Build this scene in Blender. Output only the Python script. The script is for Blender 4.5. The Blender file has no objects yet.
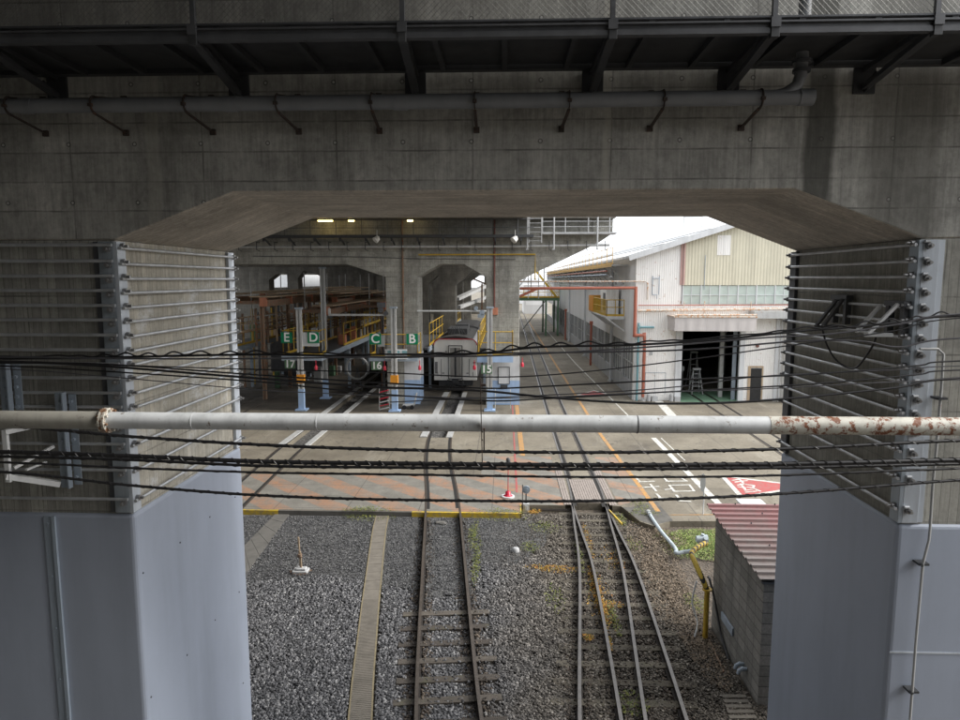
import bpy, math, random
from mathutils import Vector
random.seed(7)
C = bpy.context.scene.collection
# ------------------------------------------------------------------ camera maths
F, PX, PY, H = 667., 480., 360., 7.5
PIT, YAW = math.radians(6.84), math.radians(2.14)
cp, sp, cy, sy = math.cos(PIT), math.sin(PIT), math.cos(YAW), math.sin(YAW)
def P(x, y, X=None, Y=None, Z=None):
    """survey helper: where the sight line through a photo point meets a real plane of the place"""
    a = (x-PX)/F; b = -(y-PY)/F
    fy = cp+sp*b; fz = -sp+cp*b
    r = (a*cy-fy*sy, a*sy+fy*cy, fz)
    t = X/r[0] if X is not None else (Y/r[1] if Y is not None else (Z-H)/r[2])
    return Vector((r[0]*t, r[1]*t, H+r[2]*t))
# ------------------------------------------------------------------ mesh builder
class MB:
    def __init__(s): s.v=[]; s.f=[]; s.s=[]
    def add(s, vs, fs, smooth=False):
        n=len(s.v); s.v += [tuple(v) for v in vs]
        for f in fs: s.f.append([i+n for i in f]); s.s.append(smooth)
        return s
    def box(s, x0,x1,y0,y1,z0,z1):
        if x0>x1:x0,x1=x1,x0
        if y0>y1:y0,y1=y1,y0
        if z0>z1:z0,z1=z1,z0
        return s.add([(x0,y0,z0),(x1,y0,z0),(x1,y1,z0),(x0,y1,z0),(x0,y0,z1),(x1,y0,z1),(x1,y1,z1),(x0,y1,z1)],
            [(0,3,2,1),(4,5,6,7),(0,1,5,4),(1,2,6,5),(2,3,7,6),(3,0,4,7)])
    def bar(s, a, b, w, h=None, up=(0,0,1)):
        h = w if h is None else h
        a,b=Vector(a),Vector(b); d=(b-a).normalized(); u=Vector(up)
        if abs(d.dot(u))>.98: u=Vector((0,1,0))
        r=d.cross(u).normalized(); u=r.cross(d).normalized()
        vs=[]
        for p in (a,b):
            for i,j in ((-1,-1),(1,-1),(1,1),(-1,1)): vs.append(p+r*(w/2*i)+u*(h/2*j))
        return s.add(vs,[(3,2,1,0),(4,5,6,7),(0,1,5,4),(1,2,6,5),(2,3,7,6),(3,0,4,7)])
    def tube(s, pts, r, n=10, caps=True, closed=False):
        pts=[Vector(p) for p in pts]; m=len(pts); rings=[]; prev=None
        for i,p in enumerate(pts):
            if closed: d=(pts[(i+1)%m]-pts[i-1])
            else: d=(pts[min(i+1,m-1)]-pts[max(i-1,0)])
            d.normalize()
            if prev is None:
                u=Vector((0,0,1)) if abs(d.z)<.9 else Vector((1,0,0))
            else: u=prev
            e=(u-d*u.dot(d)).normalized(); prev=e; g=d.cross(e)
            rr=r[i] if isinstance(r,(list,tuple)) else r
            rings.append([p+(e*math.cos(2*math.pi*k/n)+g*math.sin(2*math.pi*k/n))*rr for k in range(n)])
        vs=[v for R in rings for v in R]; fs=[]
        for i in range(m if closed else m-1):
            for k in range(n):
                a=i*n+k;b=i*n+(k+1)%n;j=(i+1)%m
                fs.append((a,b,j*n+(k+1)%n,j*n+k))
        s.add(vs,fs,n>5)
        if caps and not closed:
            s.add(rings[0],[tuple(range(n))[::-1]]); s.add(rings[-1],[tuple(range(n))])
        return s
    def prism(s, poly, lo, hi, axis='Y'):
        """poly: 2-D points. axis Y: (x,z) extruded in y; X: (y,z) in x; Z: (x,y) in z"""
        n=len(poly)
        def mk(p,t): return {'Y':(p[0],t,p[1]),'X':(t,p[0],p[1]),'Z':(p[0],p[1],t)}[axis]
        vs=[mk(p,lo) for p in poly]+[mk(p,hi) for p in poly]
        fs=[tuple(range(n))[::-1],tuple(range(n,2*n))]+[(i,(i+1)%n,n+(i+1)%n,n+i) for i in range(n)]
        ar=sum(poly[i][0]*poly[(i+1)%n][1]-poly[(i+1)%n][0]*poly[i][1] for i in range(n))
        if (ar>0)==(axis=='Y'): fs=[f[::-1] for f in fs]
        return s.add(vs,fs)
    def sheet(s, pts, t=None):
        return s.add(pts,[tuple(range(len(pts)))])
def wloc(o):
    v=Vector((0,0,0))
    while o: v=v+o.location; o=o.parent
    return v
def obj(name, mb, mat, parent=None, bevel=0, label=None):
    me=bpy.data.meshes.new(name)
    off=wloc(parent) if parent else Vector((0,0,0))
    me.from_pydata([(v[0]-off.x,v[1]-off.y,v[2]-off.z) for v in mb.v],[],mb.f)
    me.polygons.foreach_set('use_smooth',mb.s)
    for m in (mat if isinstance(mat,list) else [mat]): me.materials.append(m)
    me.update()
    o=bpy.data.objects.new(name,me); C.objects.link(o)
    if parent: o.parent=parent
    if bevel:
        b=o.modifiers.new('bevel','BEVEL'); b.width=bevel; b.segments=3; b.limit_method='ANGLE'; b.angle_limit=.6
    if label: o['label']=label
    return o
def thing(name,label,cat,loc=(0,0,0),group=None):
    o=bpy.data.objects.new(name,None); o.empty_display_size=.2; C.objects.link(o); o.location=loc
    o['label']=label; o['category']=cat
    if group:o['group']=group
    return o
def tag(o,label=None,cat=None,group=None,kind=None):
    if label:o['label']=label
    if cat:o['category']=cat
    if group:o['group']=group
    if kind:o['kind']=kind
    return o
def solo(name,mb,mat,label,cat,group=None,bevel=0):
    """a thing that is one mesh; its origin goes to its own base"""
    xs=[v[0] for v in mb.v]; ys=[v[1] for v in mb.v]; zs=[v[2] for v in mb.v]
    c=Vector(((min(xs)+max(xs))/2,(min(ys)+max(ys))/2,min(zs)))
    mb.v=[(v[0]-c.x,v[1]-c.y,v[2]-c.z) for v in mb.v]
    o=obj(name,mb,mat,bevel=bevel); o.location=c
    return tag(o,label,cat,group)
def struct(name,mb,mat,kind='structure'):
    o=obj(name,mb,mat); o['kind']=kind; return o
def lettering(txt,parent,at,size,mat,rotx=90,name='lettering',rotz=0,extr=.004):
    cu=bpy.data.curves.new(name,'FONT'); cu.body=txt; cu.size=size; cu.extrude=extr; cu.align_x='CENTER'; cu.align_y='CENTER'; cu.offset=size*.02
    cu.materials.append(mat)
    tmp=bpy.data.objects.new('tmp_text',cu); C.objects.link(tmp); bpy.context.view_layer.update()
    me=bpy.data.meshes.new_from_object(tmp); bpy.data.objects.remove(tmp); me.name=name
    if not me.materials: me.materials.append(mat)
    o=bpy.data.objects.new(name,me); C.objects.link(o); o.parent=parent
    o.location=Vector(at)-wloc(parent); o.rotation_euler=(math.radians(rotx),0,math.radians(rotz)); return o
# ------------------------------------------------------------------ materials
def newmat(name):
    m=bpy.data.materials.new(name); m.use_nodes=True; nt=m.node_tree
    return m,nt,nt.nodes['Principled BSDF']
def N(nt,t,**k):
    n=nt.nodes.new(t)
    for a,b in k.items():
        if a in('ins',):
            for i,v in b.items(): n.inputs[i].default_value=v
        else: setattr(n,a,b)
    return n
def L(nt,a,b): nt.links.new(a,b)
def c4(c): return (c[0],c[1],c[2],1)
def pos(nt,scale=(1,1,1)):
    g=N(nt,'ShaderNodeNewGeometry'); m=N(nt,'ShaderNodeMapping'); m.inputs['Scale'].default_value=scale
    L(nt,g.outputs['Position'],m.inputs['Vector']); return m.outputs[0]
def noise(nt,scale,detail=6,rough=.6,sc=(1,1,1)):
    n=N(nt,'ShaderNodeTexNoise'); n.inputs['Scale'].default_value=scale; n.inputs['Detail'].default_value=detail; n.inputs['Roughness'].default_value=rough
    L(nt,pos(nt,sc),n.inputs['Vector']); return n.outputs['Fac']
def ramp(nt,fac,stops):
    r=N(nt,'ShaderNodeValToRGB'); e=r.color_ramp.elements
    e[0].position,e[0].color=stops[0][0],c4(stops[0][1]); e[1].position,e[1].color=stops[-1][0],c4(stops[-1][1])
    for p,c in stops[1:-1]:
        x=e.new(p); x.color=c4(c)
    L(nt,fac,r.inputs['Fac']); return r.outputs['Color']
def mix(nt,fac,a,b,mode='MIX'):
    m=N(nt,'ShaderNodeMix',data_type='RGBA',blend_type=mode)
    for sock,v in ((0,fac),(6,a),(7,b)):
        if hasattr(v,'is_linked'): L(nt,v,m.inputs[sock])
        else: m.inputs[sock].default_value=v if sock==0 else c4(v)
    return m.outputs[2]
def mth(nt,op,a,b=None,c=None):
    m=N(nt,'ShaderNodeMath',operation=op)
    for i,v in enumerate((a,b,c)):
        if v is None: continue
        if hasattr(v,'is_linked'): L(nt,v,m.inputs[i])
        else: m.inputs[i].default_value=v
    return m.outputs[0]
def xyz(nt):
    g=N(nt,'ShaderNodeNewGeometry'); s=N(nt,'ShaderNodeSeparateXYZ'); L(nt,g.outputs['Position'],s.inputs[0]); return s.outputs
def bump(nt,bs,h,strength=.4,dist=.01):
    b=N(nt,'ShaderNodeBump'); b.inputs['Strength'].default_value=strength; b.inputs['Distance'].default_value=dist
    L(nt,h,b.inputs['Height']); L(nt,b.outputs[0],bs.inputs['Normal'])
def line(nt,co,period,width,off=0.):
    """1 on a thin joint line repeated along a coordinate"""
    t=mth(nt,'FRACT',mth(nt,'DIVIDE',mth(nt,'ADD',co,off),period))
    d=mth(nt,'MINIMUM',t,mth(nt,'SUBTRACT',1.,t))
    return mth(nt,'LESS_THAN',d,width/period)
def plain(name,col,rough=.6,metal=0,var=.25,scale=6,bmp=0,emit=None):
    m,nt,b=newmat(name)
    n=noise(nt,scale); dk=[c*(1-var) for c in col]; lt=[min(1,c*(1+var*.6)) for c in col]
    L(nt,ramp(nt,n,[(.3,dk),(.7,lt)]),b.inputs['Base Color'])
    b.inputs['Roughness'].default_value=rough; b.inputs['Metallic'].default_value=metal
    if bmp: bump(nt,b,noise(nt,scale*8),bmp,.005)
    if emit:
        b.inputs['Emission Color'].default_value=c4(emit[0]); b.inputs['Emission Strength'].default_value=emit[1]
    return m
def concrete(name,col,panel=None,boards=0,stain=.5,warm=0,efflor=0,axis='x',patches=()):
    m,nt,b=newmat(name); X,Y,Z=xyz(nt); ax=X if axis=='x' else Y
    big=noise(nt,.9,8,.65); fine=noise(nt,14,8,.7); streak=noise(nt,2.2,6,.6,(1,1,.12)); blotch=noise(nt,3.1,7,.7,(1,1,.5))
    c=ramp(nt,big,[(.3,[k*.62 for k in col]),(.5,col),(.72,[min(1,k*1.35) for k in col])])
    c=mix(nt,mth(nt,'MULTIPLY',ramp(nt,streak,[(.42,(0,0,0)),(.62,(1,1,1))]),stain*.55),c,[k*.38 for k in col])
    c=mix(nt,mth(nt,'MULTIPLY',ramp(nt,blotch,[(.55,(0,0,0)),(.7,(1,1,1))]),stain*.5),c,[k*.5 for k in col])
    c=mix(nt,.35,c,ramp(nt,fine,[(.3,(.25,.25,.25)),(.7,(.85,.85,.85))]),'OVERLAY')
    grain=noise(nt,26,5,.7,(1,1,.07)); c=mix(nt,.30,c,ramp(nt,grain,[(.36,(.18,.18,.18)),(.64,(.82,.82,.82))]),'OVERLAY')
    sp2=ramp(nt,noise(nt,1.1,9,.8,(1,1,.8)),[(.5,(0,0,0)),(.58,(1,1,1))]); c=mix(nt,mth(nt,'MULTIPLY',sp2,.22),c,[min(1,k*1.7) for k in col])
    pit=N(nt,'ShaderNodeTexVoronoi'); pit.inputs['Scale'].default_value=16; L(nt,pos(nt),pit.inputs['Vector'])
    pm=mth(nt,'LESS_THAN',pit.outputs['Distance'],.09); c=mix(nt,mth(nt,'MULTIPLY',pm,.45),c,[k*.3 for k in col])
    h=mth(nt,'ADD',mth(nt,'MULTIPLY',fine,.5),big)
    wob=mth(nt,'MULTIPLY',mth(nt,'SUBTRACT',noise(nt,3),.5),.02)
    if panel:
        lz=line(nt,mth(nt,'ADD',Z,wob),panel[1],.009,.12); lx=line(nt,mth(nt,'ADD',ax,wob),panel[0],.008,.35)
        ln=mth(nt,'MULTIPLY',mth(nt,'MAXIMUM',lz,lx),ramp(nt,noise(nt,2.5),[(.35,(.15,.15,.15)),(.6,(1,1,1))]))
        # each formwork sheet has its own tone
        w=N(nt,'ShaderNodeTexWhiteNoise',noise_dimensions='2D'); cb=N(nt,'ShaderNodeCombineXYZ')
        L(nt,mth(nt,'FLOOR',mth(nt,'DIVIDE',mth(nt,'ADD',ax,.35),panel[0])),cb.inputs[0]); L(nt,mth(nt,'FLOOR',mth(nt,'DIVIDE',mth(nt,'ADD',Z,.12),panel[1])),cb.inputs[1])
        L(nt,cb.outputs[0],w.inputs['Vector'])
        tone=mth(nt,'MULTIPLY_ADD',w.outputs['Value'],.28,.82)
        c=mix(nt,1.,c,tone,'MULTIPLY') if False else mix(nt,mth(nt,'MULTIPLY',w.outputs['Value'],.3),c,[k*.55 for k in col])
        c=mix(nt,mth(nt,'MULTIPLY',ln,.75),c,[k*.3 for k in col]); h=mth(nt,'SUBTRACT',h,mth(nt,'MULTIPLY',ln,1.5))
        if len(panel)>2:   # tie holes plugged with pale mortar
            fx=mth(nt,'ABSOLUTE',mth(nt,'SUBTRACT',mth(nt,'FRACT',mth(nt,'DIVIDE',ax,panel[2])),.5)); fz=mth(nt,'ABSOLUTE',mth(nt,'SUBTRACT',mth(nt,'FRACT',mth(nt,'DIVIDE',mth(nt,'ADD',Z,.03),panel[1]*2)),.5))
            d=mth(nt,'SQRT',mth(nt,'ADD',mth(nt,'POWER',mth(nt,'MULTIPLY',fx,panel[2]),2.),mth(nt,'POWER',mth(nt,'MULTIPLY',fz,panel[1]*2),2.)))
            c=mix(nt,mth(nt,'MULTIPLY',mth(nt,'LESS_THAN',d,.013),.85),c,(.5,.5,.48))
            c=mix(nt,mth(nt,'MULTIPLY',mth(nt,'LESS_THAN',mth(nt,'ABSOLUTE',mth(nt,'SUBTRACT',d,.02)),.006),.6),c,(.04,.04,.04))
    if boards:
        ax2=ax if boards>0 else Z; bw=abs(boards)
        ln=line(nt,mth(nt,'ADD',ax2,wob),bw,.003)
        w=N(nt,'ShaderNodeTexWhiteNoise',noise_dimensions='1D'); L(nt,mth(nt,'FLOOR',mth(nt,'DIVIDE',ax2,bw)),w.inputs['W'])
        c=mix(nt,mth(nt,'MULTIPLY',w.outputs['Value'],.5),c,[k*.55 for k in col])
        c=mix(nt,mth(nt,'MULTIPLY',ln,.8),c,[k*.35 for k in col]); h=mth(nt,'SUBTRACT',h,mth(nt,'MULTIPLY',ln,1.))
    if efflor:
        e=ramp(nt,noise(nt,1.6,8,.75,(1,1,1.4)),[(.53,(0,0,0)),(.64,(1,1,1))]); c=mix(nt,mth(nt,'MULTIPLY',e,efflor),c,(.62,.62,.6))
    for (lo,hi,amt,colr) in patches:  # long water stains running down at given places
        wv=mth(nt,'MULTIPLY',mth(nt,'SUBTRACT',noise(nt,1.3,4,.6,(1,1,.6)),.5),.25)
        q=mth(nt,'ADD',ax,wv); mid=(lo+hi)/2; hw=(hi-lo)/2
        k=N(nt,'ShaderNodeMapRange'); L(nt,mth(nt,'ABSOLUTE',mth(nt,'SUBTRACT',q,mid)),k.inputs['Value'])
        k.inputs['From Min'].default_value=hw*.8; k.inputs['From Max'].default_value=hw*1.25; k.inputs['To Min'].default_value=amt; k.inputs['To Max'].default_value=0
        c=mix(nt,k.outputs[0],c,colr)
    L(nt,c,b.inputs['Base Color']); b.inputs['Roughness'].default_value=.88
    bump(nt,b,h,.5,.012); return m
def painted(name,col,rough=.45,rust=0.,rustcol=(.2,.06,.02),dirt=.25,scale=3.,corr=None,metal=0.):
    """paint with grime, optional rust and optional corrugation (axis, period, depth)"""
    m,nt,b=newmat(name)
    n=noise(nt,scale,8,.65); st=noise(nt,scale*1.5,6,.6,(1,1,.15))
    c=mix(nt,mth(nt,'MULTIPLY',ramp(nt,st,[(.45,(0,0,0)),(.68,(1,1,1))]),dirt),col,[k*.5 for k in col])
    c=mix(nt,mth(nt,'MULTIPLY',ramp(nt,n,[(.4,(0,0,0)),(.7,(1,1,1))]),dirt*.7),c,[k*.65 for k in col])
    if rust:
        r=ramp(nt,noise(nt,scale*2.2,10,.72),[(.62-rust*.3,(0,0,0)),(.68-rust*.3,(1,1,1))])
        c=mix(nt,r,c,mix(nt,noise(nt,30),rustcol,[k*2.2 for k in rustcol]))
    if corr:
        co=xyz(nt)[corr[0]]
        s=mth(nt,'SINE',mth(nt,'MULTIPLY',co,2*math.pi/corr[1]))
        bump(nt,b,s,1.,corr[2])
        sh=line(nt,co,corr[3] if len(corr)>3 else 1.9,.012); c=mix(nt,mth(nt,'MULTIPLY',sh,.35),c,[k*.4 for k in col])
    else: bump(nt,b,noise(nt,40),.15,.003)
    L(nt,c,b.inputs['Base Color']); b.inputs['Roughness'].default_value=rough; b.inputs['Metallic'].default_value=metal
    return m
WARM=(.30,.285,.245)
M={}
M['beam']=concrete('beam_concrete',(.42,.415,.385),(1.46,.31,.73),0,.8,patches=((3.12,3.42,.8,(.06,.06,.052)),(3.78,4.5,.55,(.13,.127,.112)),(-3.9,-3.75,.3,(.5,.48,.42)),(1.02,1.1,.35,(.55,.53,.46))))
M['soffit']=concrete('soffit_concrete',(.52,.47,.40),None,.11,.6,axis='y')
M['colf']=concrete('column_front_concrete',(.36,.355,.32),(.5,.62),.1,.7,axis='x')
M['coli']=concrete('column_lit_side_concrete',(.57,.535,.45),(10.,.62),.11,.5,efflor=1.,axis='y')  # lightened copy: light on this face painted in; efflorescence is its own
M['colr']=concrete('column_shaded_side_concrete',(.30,.29,.25),(10.,.62),.11,.7,axis='y')  # same concrete darkened, shade of the right opening face painted in
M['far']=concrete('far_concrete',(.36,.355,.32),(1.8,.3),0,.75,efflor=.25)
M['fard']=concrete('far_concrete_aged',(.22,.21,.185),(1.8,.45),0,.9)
M['jacket']=painted('jacket_paint',(.36,.405,.49),.5,0,dirt=.25,scale=1.1)
M['angle']=painted('angle_galvanised_shaded',(.36,.41,.46),.45,0,dirt=.5,scale=5,metal=.25)
M['angleL']=painted('angle_galvanised_lit',(.55,.60,.66),.45,0,dirt=.45,scale=4,metal=.15)  # same galvanised steel lightened for the faces turned to the light
M['rod']=plain('rod_galvanised',(.52,.54,.56),.45,.35)
M['nut']=plain('nut_steel',(.33,.33,.33),.35,.7)
M['dark']=plain('dark_steel',(.06,.063,.068),.55,.2)
M['dark2']=plain('dark_grey_paint',(.10,.105,.115),.5,.1)
M['mesh']=plain('mesh_wire',(.22,.22,.21),.5,.2)
M['pipe']=painted('pvc_pipe_grey',(.23,.24,.255),.4,0,dirt=.3)
M['rusty']=painted('rusted_strap',(.055,.042,.036),.8,.25,(.07,.035,.022),dirt=.5,scale=9)
M['pole_b']=painted('worn_brown_grey_pipe',(.38,.37,.33),.5,.06,(.05,.035,.025),dirt=.6,scale=5)
M['pole']=painted('painted_grey_pipe',(.72,.75,.77),.5,.03,(.12,.10,.08),dirt=.5,scale=5)
M['pole_r']=painted('peeling_pipe_paint',(.66,.65,.58),.6,.40,(.13,.045,.018),dirt=.5,scale=7)
M['flange']=painted('peeling_white_flange',(.62,.6,.53),.6,.45,(.12,.06,.03),dirt=.4,scale=14)
M['cable']=plain('black_cable',(.018,.018,.02),.45)
M['cableg']=plain('grey_cable',(.09,.09,.10),.5)
M['white']=painted('white_bracket_paint',(.72,.74,.75),.45,0,dirt=.2)
M['rail']=plain('rail_side_rust',(.028,.022,.018),.8,0)
M['slot']=plain('flangeway_dirt',(.018,.017,.016),.9)
M['railh']=plain('rail_head_steel',(.13,.12,.112),.4,.3)
M['railb']=plain('rail_head_brown',(.085,.07,.058),.5,.2)
M['sleep']=painted('sleeper_wood_dark',(.105,.092,.08),.85,0,dirt=.6,scale=6)
M['sleep2']=painted('sleeper_wood_mossy',(.15,.13,.095),.9,0,dirt=.6,scale=4)
M['yellow']=painted('yellow_paint',(.55,.36,.04),.5,.05,dirt=.35,scale=5)
M['porange']=painted('faded_orange_rail',(.62,.40,.14),.5,0,dirt=.3)
M['orange']=painted('orange_paint',(.72,.30,.03),.5,0,dirt=.3)
M['dred']=painted('dark_red_pipe_paint',(.19,.075,.06),.6,.05,dirt=.4)
M['pink']=painted('faded_pink_paint',(.55,.36,.33),.6,0,dirt=.3)
M['red']=painted('red_pipe_paint',(.40,.13,.085),.5,.05,dirt=.3,scale=4)
M['redlamp']=plain('red_plastic',(.55,.02,.05),.35)
M['dgreen']=painted('bridge_green',(.10,.19,.11),.6,0,dirt=.4)
M['green']=painted('sign_green',(.0,.22,.10),.4,0,dirt=.1)
M['ink']=plain('white_lettering',(.85,.85,.85),.5,var=.05)
M['teal']=painted('teal_pipe_paint',(.18,.36,.40),.5,0)
M['lblue']=painted('light_blue_paint',(.36,.50,.72),.5,0,dirt=.25,scale=2)
M['wpaint']=painted('whitewash_paint',(.66,.68,.70),.6,0,dirt=.35,scale=2)
M['brown']=painted('red_brown_block',(.55,.22,.13),.6,.1,dirt=.4)
M['tan']=painted('tan_board',(.50,.38,.26),.7,0,dirt=.5)
M['steelb']=painted('blue_grey_steel',(.33,.39,.46),.45,0,dirt=.4)
M['steelw']=painted('pale_grey_steel',(.48,.49,.49),.45,.03,dirt=.45)
M['rustpole']=painted('brown_steel',(.26,.18,.125),.7,.25,dirt=.5)
M['glass']=plain('window_glass',(.26,.28,.28),.12,0,.2,2)
M['glassg']=plain('frosted_glass',(.50,.58,.54),.25,0,.15,2)
M['wall_w']=painted('white_corrugated',(.86,.85,.83),.5,.02,(.30,.20,.14),dirt=.16,scale=1.6,corr=(0,.13,.006))
M['wall_y']=painted('cream_corrugated',(.64,.61,.48),.55,0,dirt=.3,scale=1.3,corr=(0,.19,.008,1.9))
M['wall_g']=painted('grey_side_cladding',(.86,.87,.88),.55,0,dirt=.25,scale=.8,corr=(1,.4,.012,3.))
M['plinth']=painted('plinth_paint',(.45,.46,.47),.7,0,dirt=.5,scale=1)
M['roof_w']=painted('pale_roof_sheet',(.66,.68,.70),.5,0,dirt=.25,scale=1,corr=(1,1.2,.04,6.))
M['canopy']=painted('pinkish_canopy',(.56,.53,.52),.5,0,dirt=.3,scale=2,corr=(0,.6,.01,2.))
M['rustw']=painted('rust_streaked_pipe',(.66,.62,.56),.6,.40,(.32,.16,.07),dirt=.4,scale=3)
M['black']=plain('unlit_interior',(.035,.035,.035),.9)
M['shopfloor']=painted('green_floor_paint',(.17,.30,.20),.6,0,dirt=.5,scale=1)
M['trainw']=painted('coach_white',(.88,.875,.85),.35,0,dirt=.18,scale=1.5)
M['traing']=plain('coach_grey_and_shade',(.20,.20,.21),.5)
M['trainr']=plain('coach_red_line',(.50,.03,.05),.4)
M['gangway']=painted('gangway_grey',(.36,.35,.33),.6,0,dirt=.5)
M['lamp']=plain('lamp_glow',(1,.8,.3),.5,emit=((1,.72,.25),6))
M['flood']=plain('floodlight_white',(.7,.7,.68),.3)
# cinder block wall
def blockwall():
    m,nt,b=newmat('cinder_block'); X,Y,Z=xyz(nt)
    cb=N(nt,'ShaderNodeCombineXYZ'); L(nt,mth(nt,'ADD',X,Y),cb.inputs[0]); L(nt,Z,cb.inputs[1])
    br=N(nt,'ShaderNodeTexBrick'); br.offset=0; L(nt,cb.outputs[0],br.inputs['Vector']); br.inputs['Scale'].default_value=1
    br.inputs['Brick Width'].default_value=.40; br.inputs['Row Height'].default_value=.20; br.inputs['Mortar Size'].default_value=.008
    br.inputs['Color1'].default_value=(.27,.26,.24,1); br.inputs['Color2'].default_value=(.20,.195,.18,1); br.inputs['Mortar'].default_value=(.085,.083,.078,1)
    st=ramp(nt,noise(nt,1.8,7,.65,(1,1,.3)),[(.42,(0,0,0)),(.65,(1,1,1))])
    c=mix(nt,mth(nt,'MULTIPLY',st,.55),br.outputs['Color'],(.08,.08,.075))
    c=mix(nt,.4,c,ramp(nt,noise(nt,30),[(.3,(.25,.25,.25)),(.7,(.8,.8,.8))]),'OVERLAY')
    L(nt,c,b.inputs['Base Color']); b.inputs['Roughness'].default_value=.9
    bump(nt,b,mth(nt,'SUBTRACT',mth(nt,'MULTIPLY',noise(nt,40),.4),br.outputs['Fac']),.6,.01); return m
M['block']=blockwall()
def roofred():
    m,nt,b=newmat('red_corrugated_roof'); X,Y,Z=xyz(nt)
    f=ramp(nt,mth(nt,'ADD',mth(nt,'MULTIPLY',noise(nt,2.4,6,.6),.7),mth(nt,'MULTIPLY',mth(nt,'SUBTRACT',Y,13.2),.17)),[(.1,(.19,.16,.148)),(.32,(.19,.12,.113)),(.55,(.22,.098,.098)),(.8,(.25,.088,.095))])
    c=mix(nt,mth(nt,'MULTIPLY',ramp(nt,noise(nt,9,8,.7),[(.5,(0,0,0)),(.7,(1,1,1))]),.5),f,(.09,.075,.07))
    L(nt,c,b.inputs['Base Color']); b.inputs['Roughness'].default_value=.5; return m
M['redroof']=roofred()
# ground surfaces
def apronmat():
    m,nt,b=newmat('apron_concrete'); X,Y,Z=xyz(nt)
    c=ramp(nt,noise(nt,.22,9,.68),[(.3,(.085,.073,.056)),(.5,(.165,.146,.112)),(.7,(.25,.225,.178))])
    c=mix(nt,mth(nt,'MULTIPLY',ramp(nt,noise(nt,.8,8,.7),[(.52,(0,0,0)),(.7,(1,1,1))]),.5),c,(.11,.10,.085))
    c=mix(nt,mth(nt,'MULTIPLY',ramp(nt,noise(nt,.5,8,.75,(1.5,.25,1)),[(.55,(0,0,0)),(.68,(1,1,1))]),.45),c,(.34,.32,.27))
    ln=mth(nt,'MAXIMUM',line(nt,Y,4.9,.018,.8),line(nt,X,3.7,.018,1.2)); c=mix(nt,mth(nt,'MULTIPLY',ln,.6),c,(.06,.055,.05))
    cr=N(nt,'ShaderNodeTexVoronoi',feature='DISTANCE_TO_EDGE'); cr.inputs['Scale'].default_value=.35
    wv=N(nt,'ShaderNodeVectorMath',operation='ADD'); L(nt,pos(nt),wv.inputs[0]); nn=N(nt,'ShaderNodeTexNoise'); nn.inputs['Scale'].default_value=1.5; L(nt,pos(nt),nn.inputs['Vector']); L(nt,nn.outputs['Color'],wv.inputs[1]); L(nt,wv.outputs[0],cr.inputs['Vector'])
    c=mix(nt,mth(nt,'MULTIPLY',mth(nt,'LESS_THAN',cr.outputs['Distance'],.006),.5),c,(.06,.055,.05))
    c=mix(nt,.4,c,ramp(nt,noise(nt,9,8,.75),[(.3,(.3,.3,.3)),(.7,(.8,.8,.8))]),'OVERLAY')
    L(nt,c,b.inputs['Base Color']); b.inputs['Roughness'].default_value=.85; bump(nt,b,noise(nt,12),.3,.01); return m
M['apron']=apronmat()
def hatch(name,thin=False):
    m,nt,b=newmat(name); X,Y,Z=xyz(nt)
    t=mth(nt,'FRACT',mth(nt,'DIVIDE',mth(nt,'ADD',mth(nt,'MULTIPLY',X,.92),Y),1.95)); k=mth(nt,'LESS_THAN',t,.5)
    worn=ramp(nt,noise(nt,2.2,9,.75),[(.38,(0,0,0)),(.56,(1,1,1))])
    base=ramp(nt,noise(nt,1.4,8,.7),[(.3,(.13,.125,.11)),(.7,(.23,.22,.195))])
    c=mix(nt,mth(nt,'MULTIPLY',k,mth(nt,'MULTIPLY_ADD',worn,-.62,.9)),base,(.33,.175,.10))
    ln=mth(nt,'MAXIMUM',line(nt,Y,1.25,.014,.1),line(nt,X,2.4,.014,.4)); c=mix(nt,mth(nt,'MULTIPLY',ln,.6),c,(.05,.045,.04))
    c=mix(nt,.35,c,ramp(nt,noise(nt,14,8,.75),[(.3,(.3,.3,.3)),(.7,(.8,.8,.8))]),'OVERLAY')
    L(nt,c,b.inputs['Base Color']); b.inputs['Roughness'].default_value=.85; return m
M['hatch']=hatch('hatched_paving')
def wornpaint(name,col,amt=.5):
    m,nt,b=newmat(name); w=ramp(nt,noise(nt,5,9,.75),[(.45,(0,0,0)),(.6,(1,1,1))])
    L(nt,mix(nt,mth(nt,'MULTIPLY',w,amt),col,(.2,.185,.155)),b.inputs['Base Color']); b.inputs['Roughness'].default_value=.8; return m
M['p_or']=wornpaint('worn_orange_line',(.46,.24,.07),.75); M['p_wh']=wornpaint('worn_white_line',(.62,.62,.58),.65); M['p_red']=wornpaint('worn_red_marking',(.38,.075,.075),.5)
M['p_yel']=wornpaint('worn_yellow_edge',(.55,.38,.03),.75)
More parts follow.
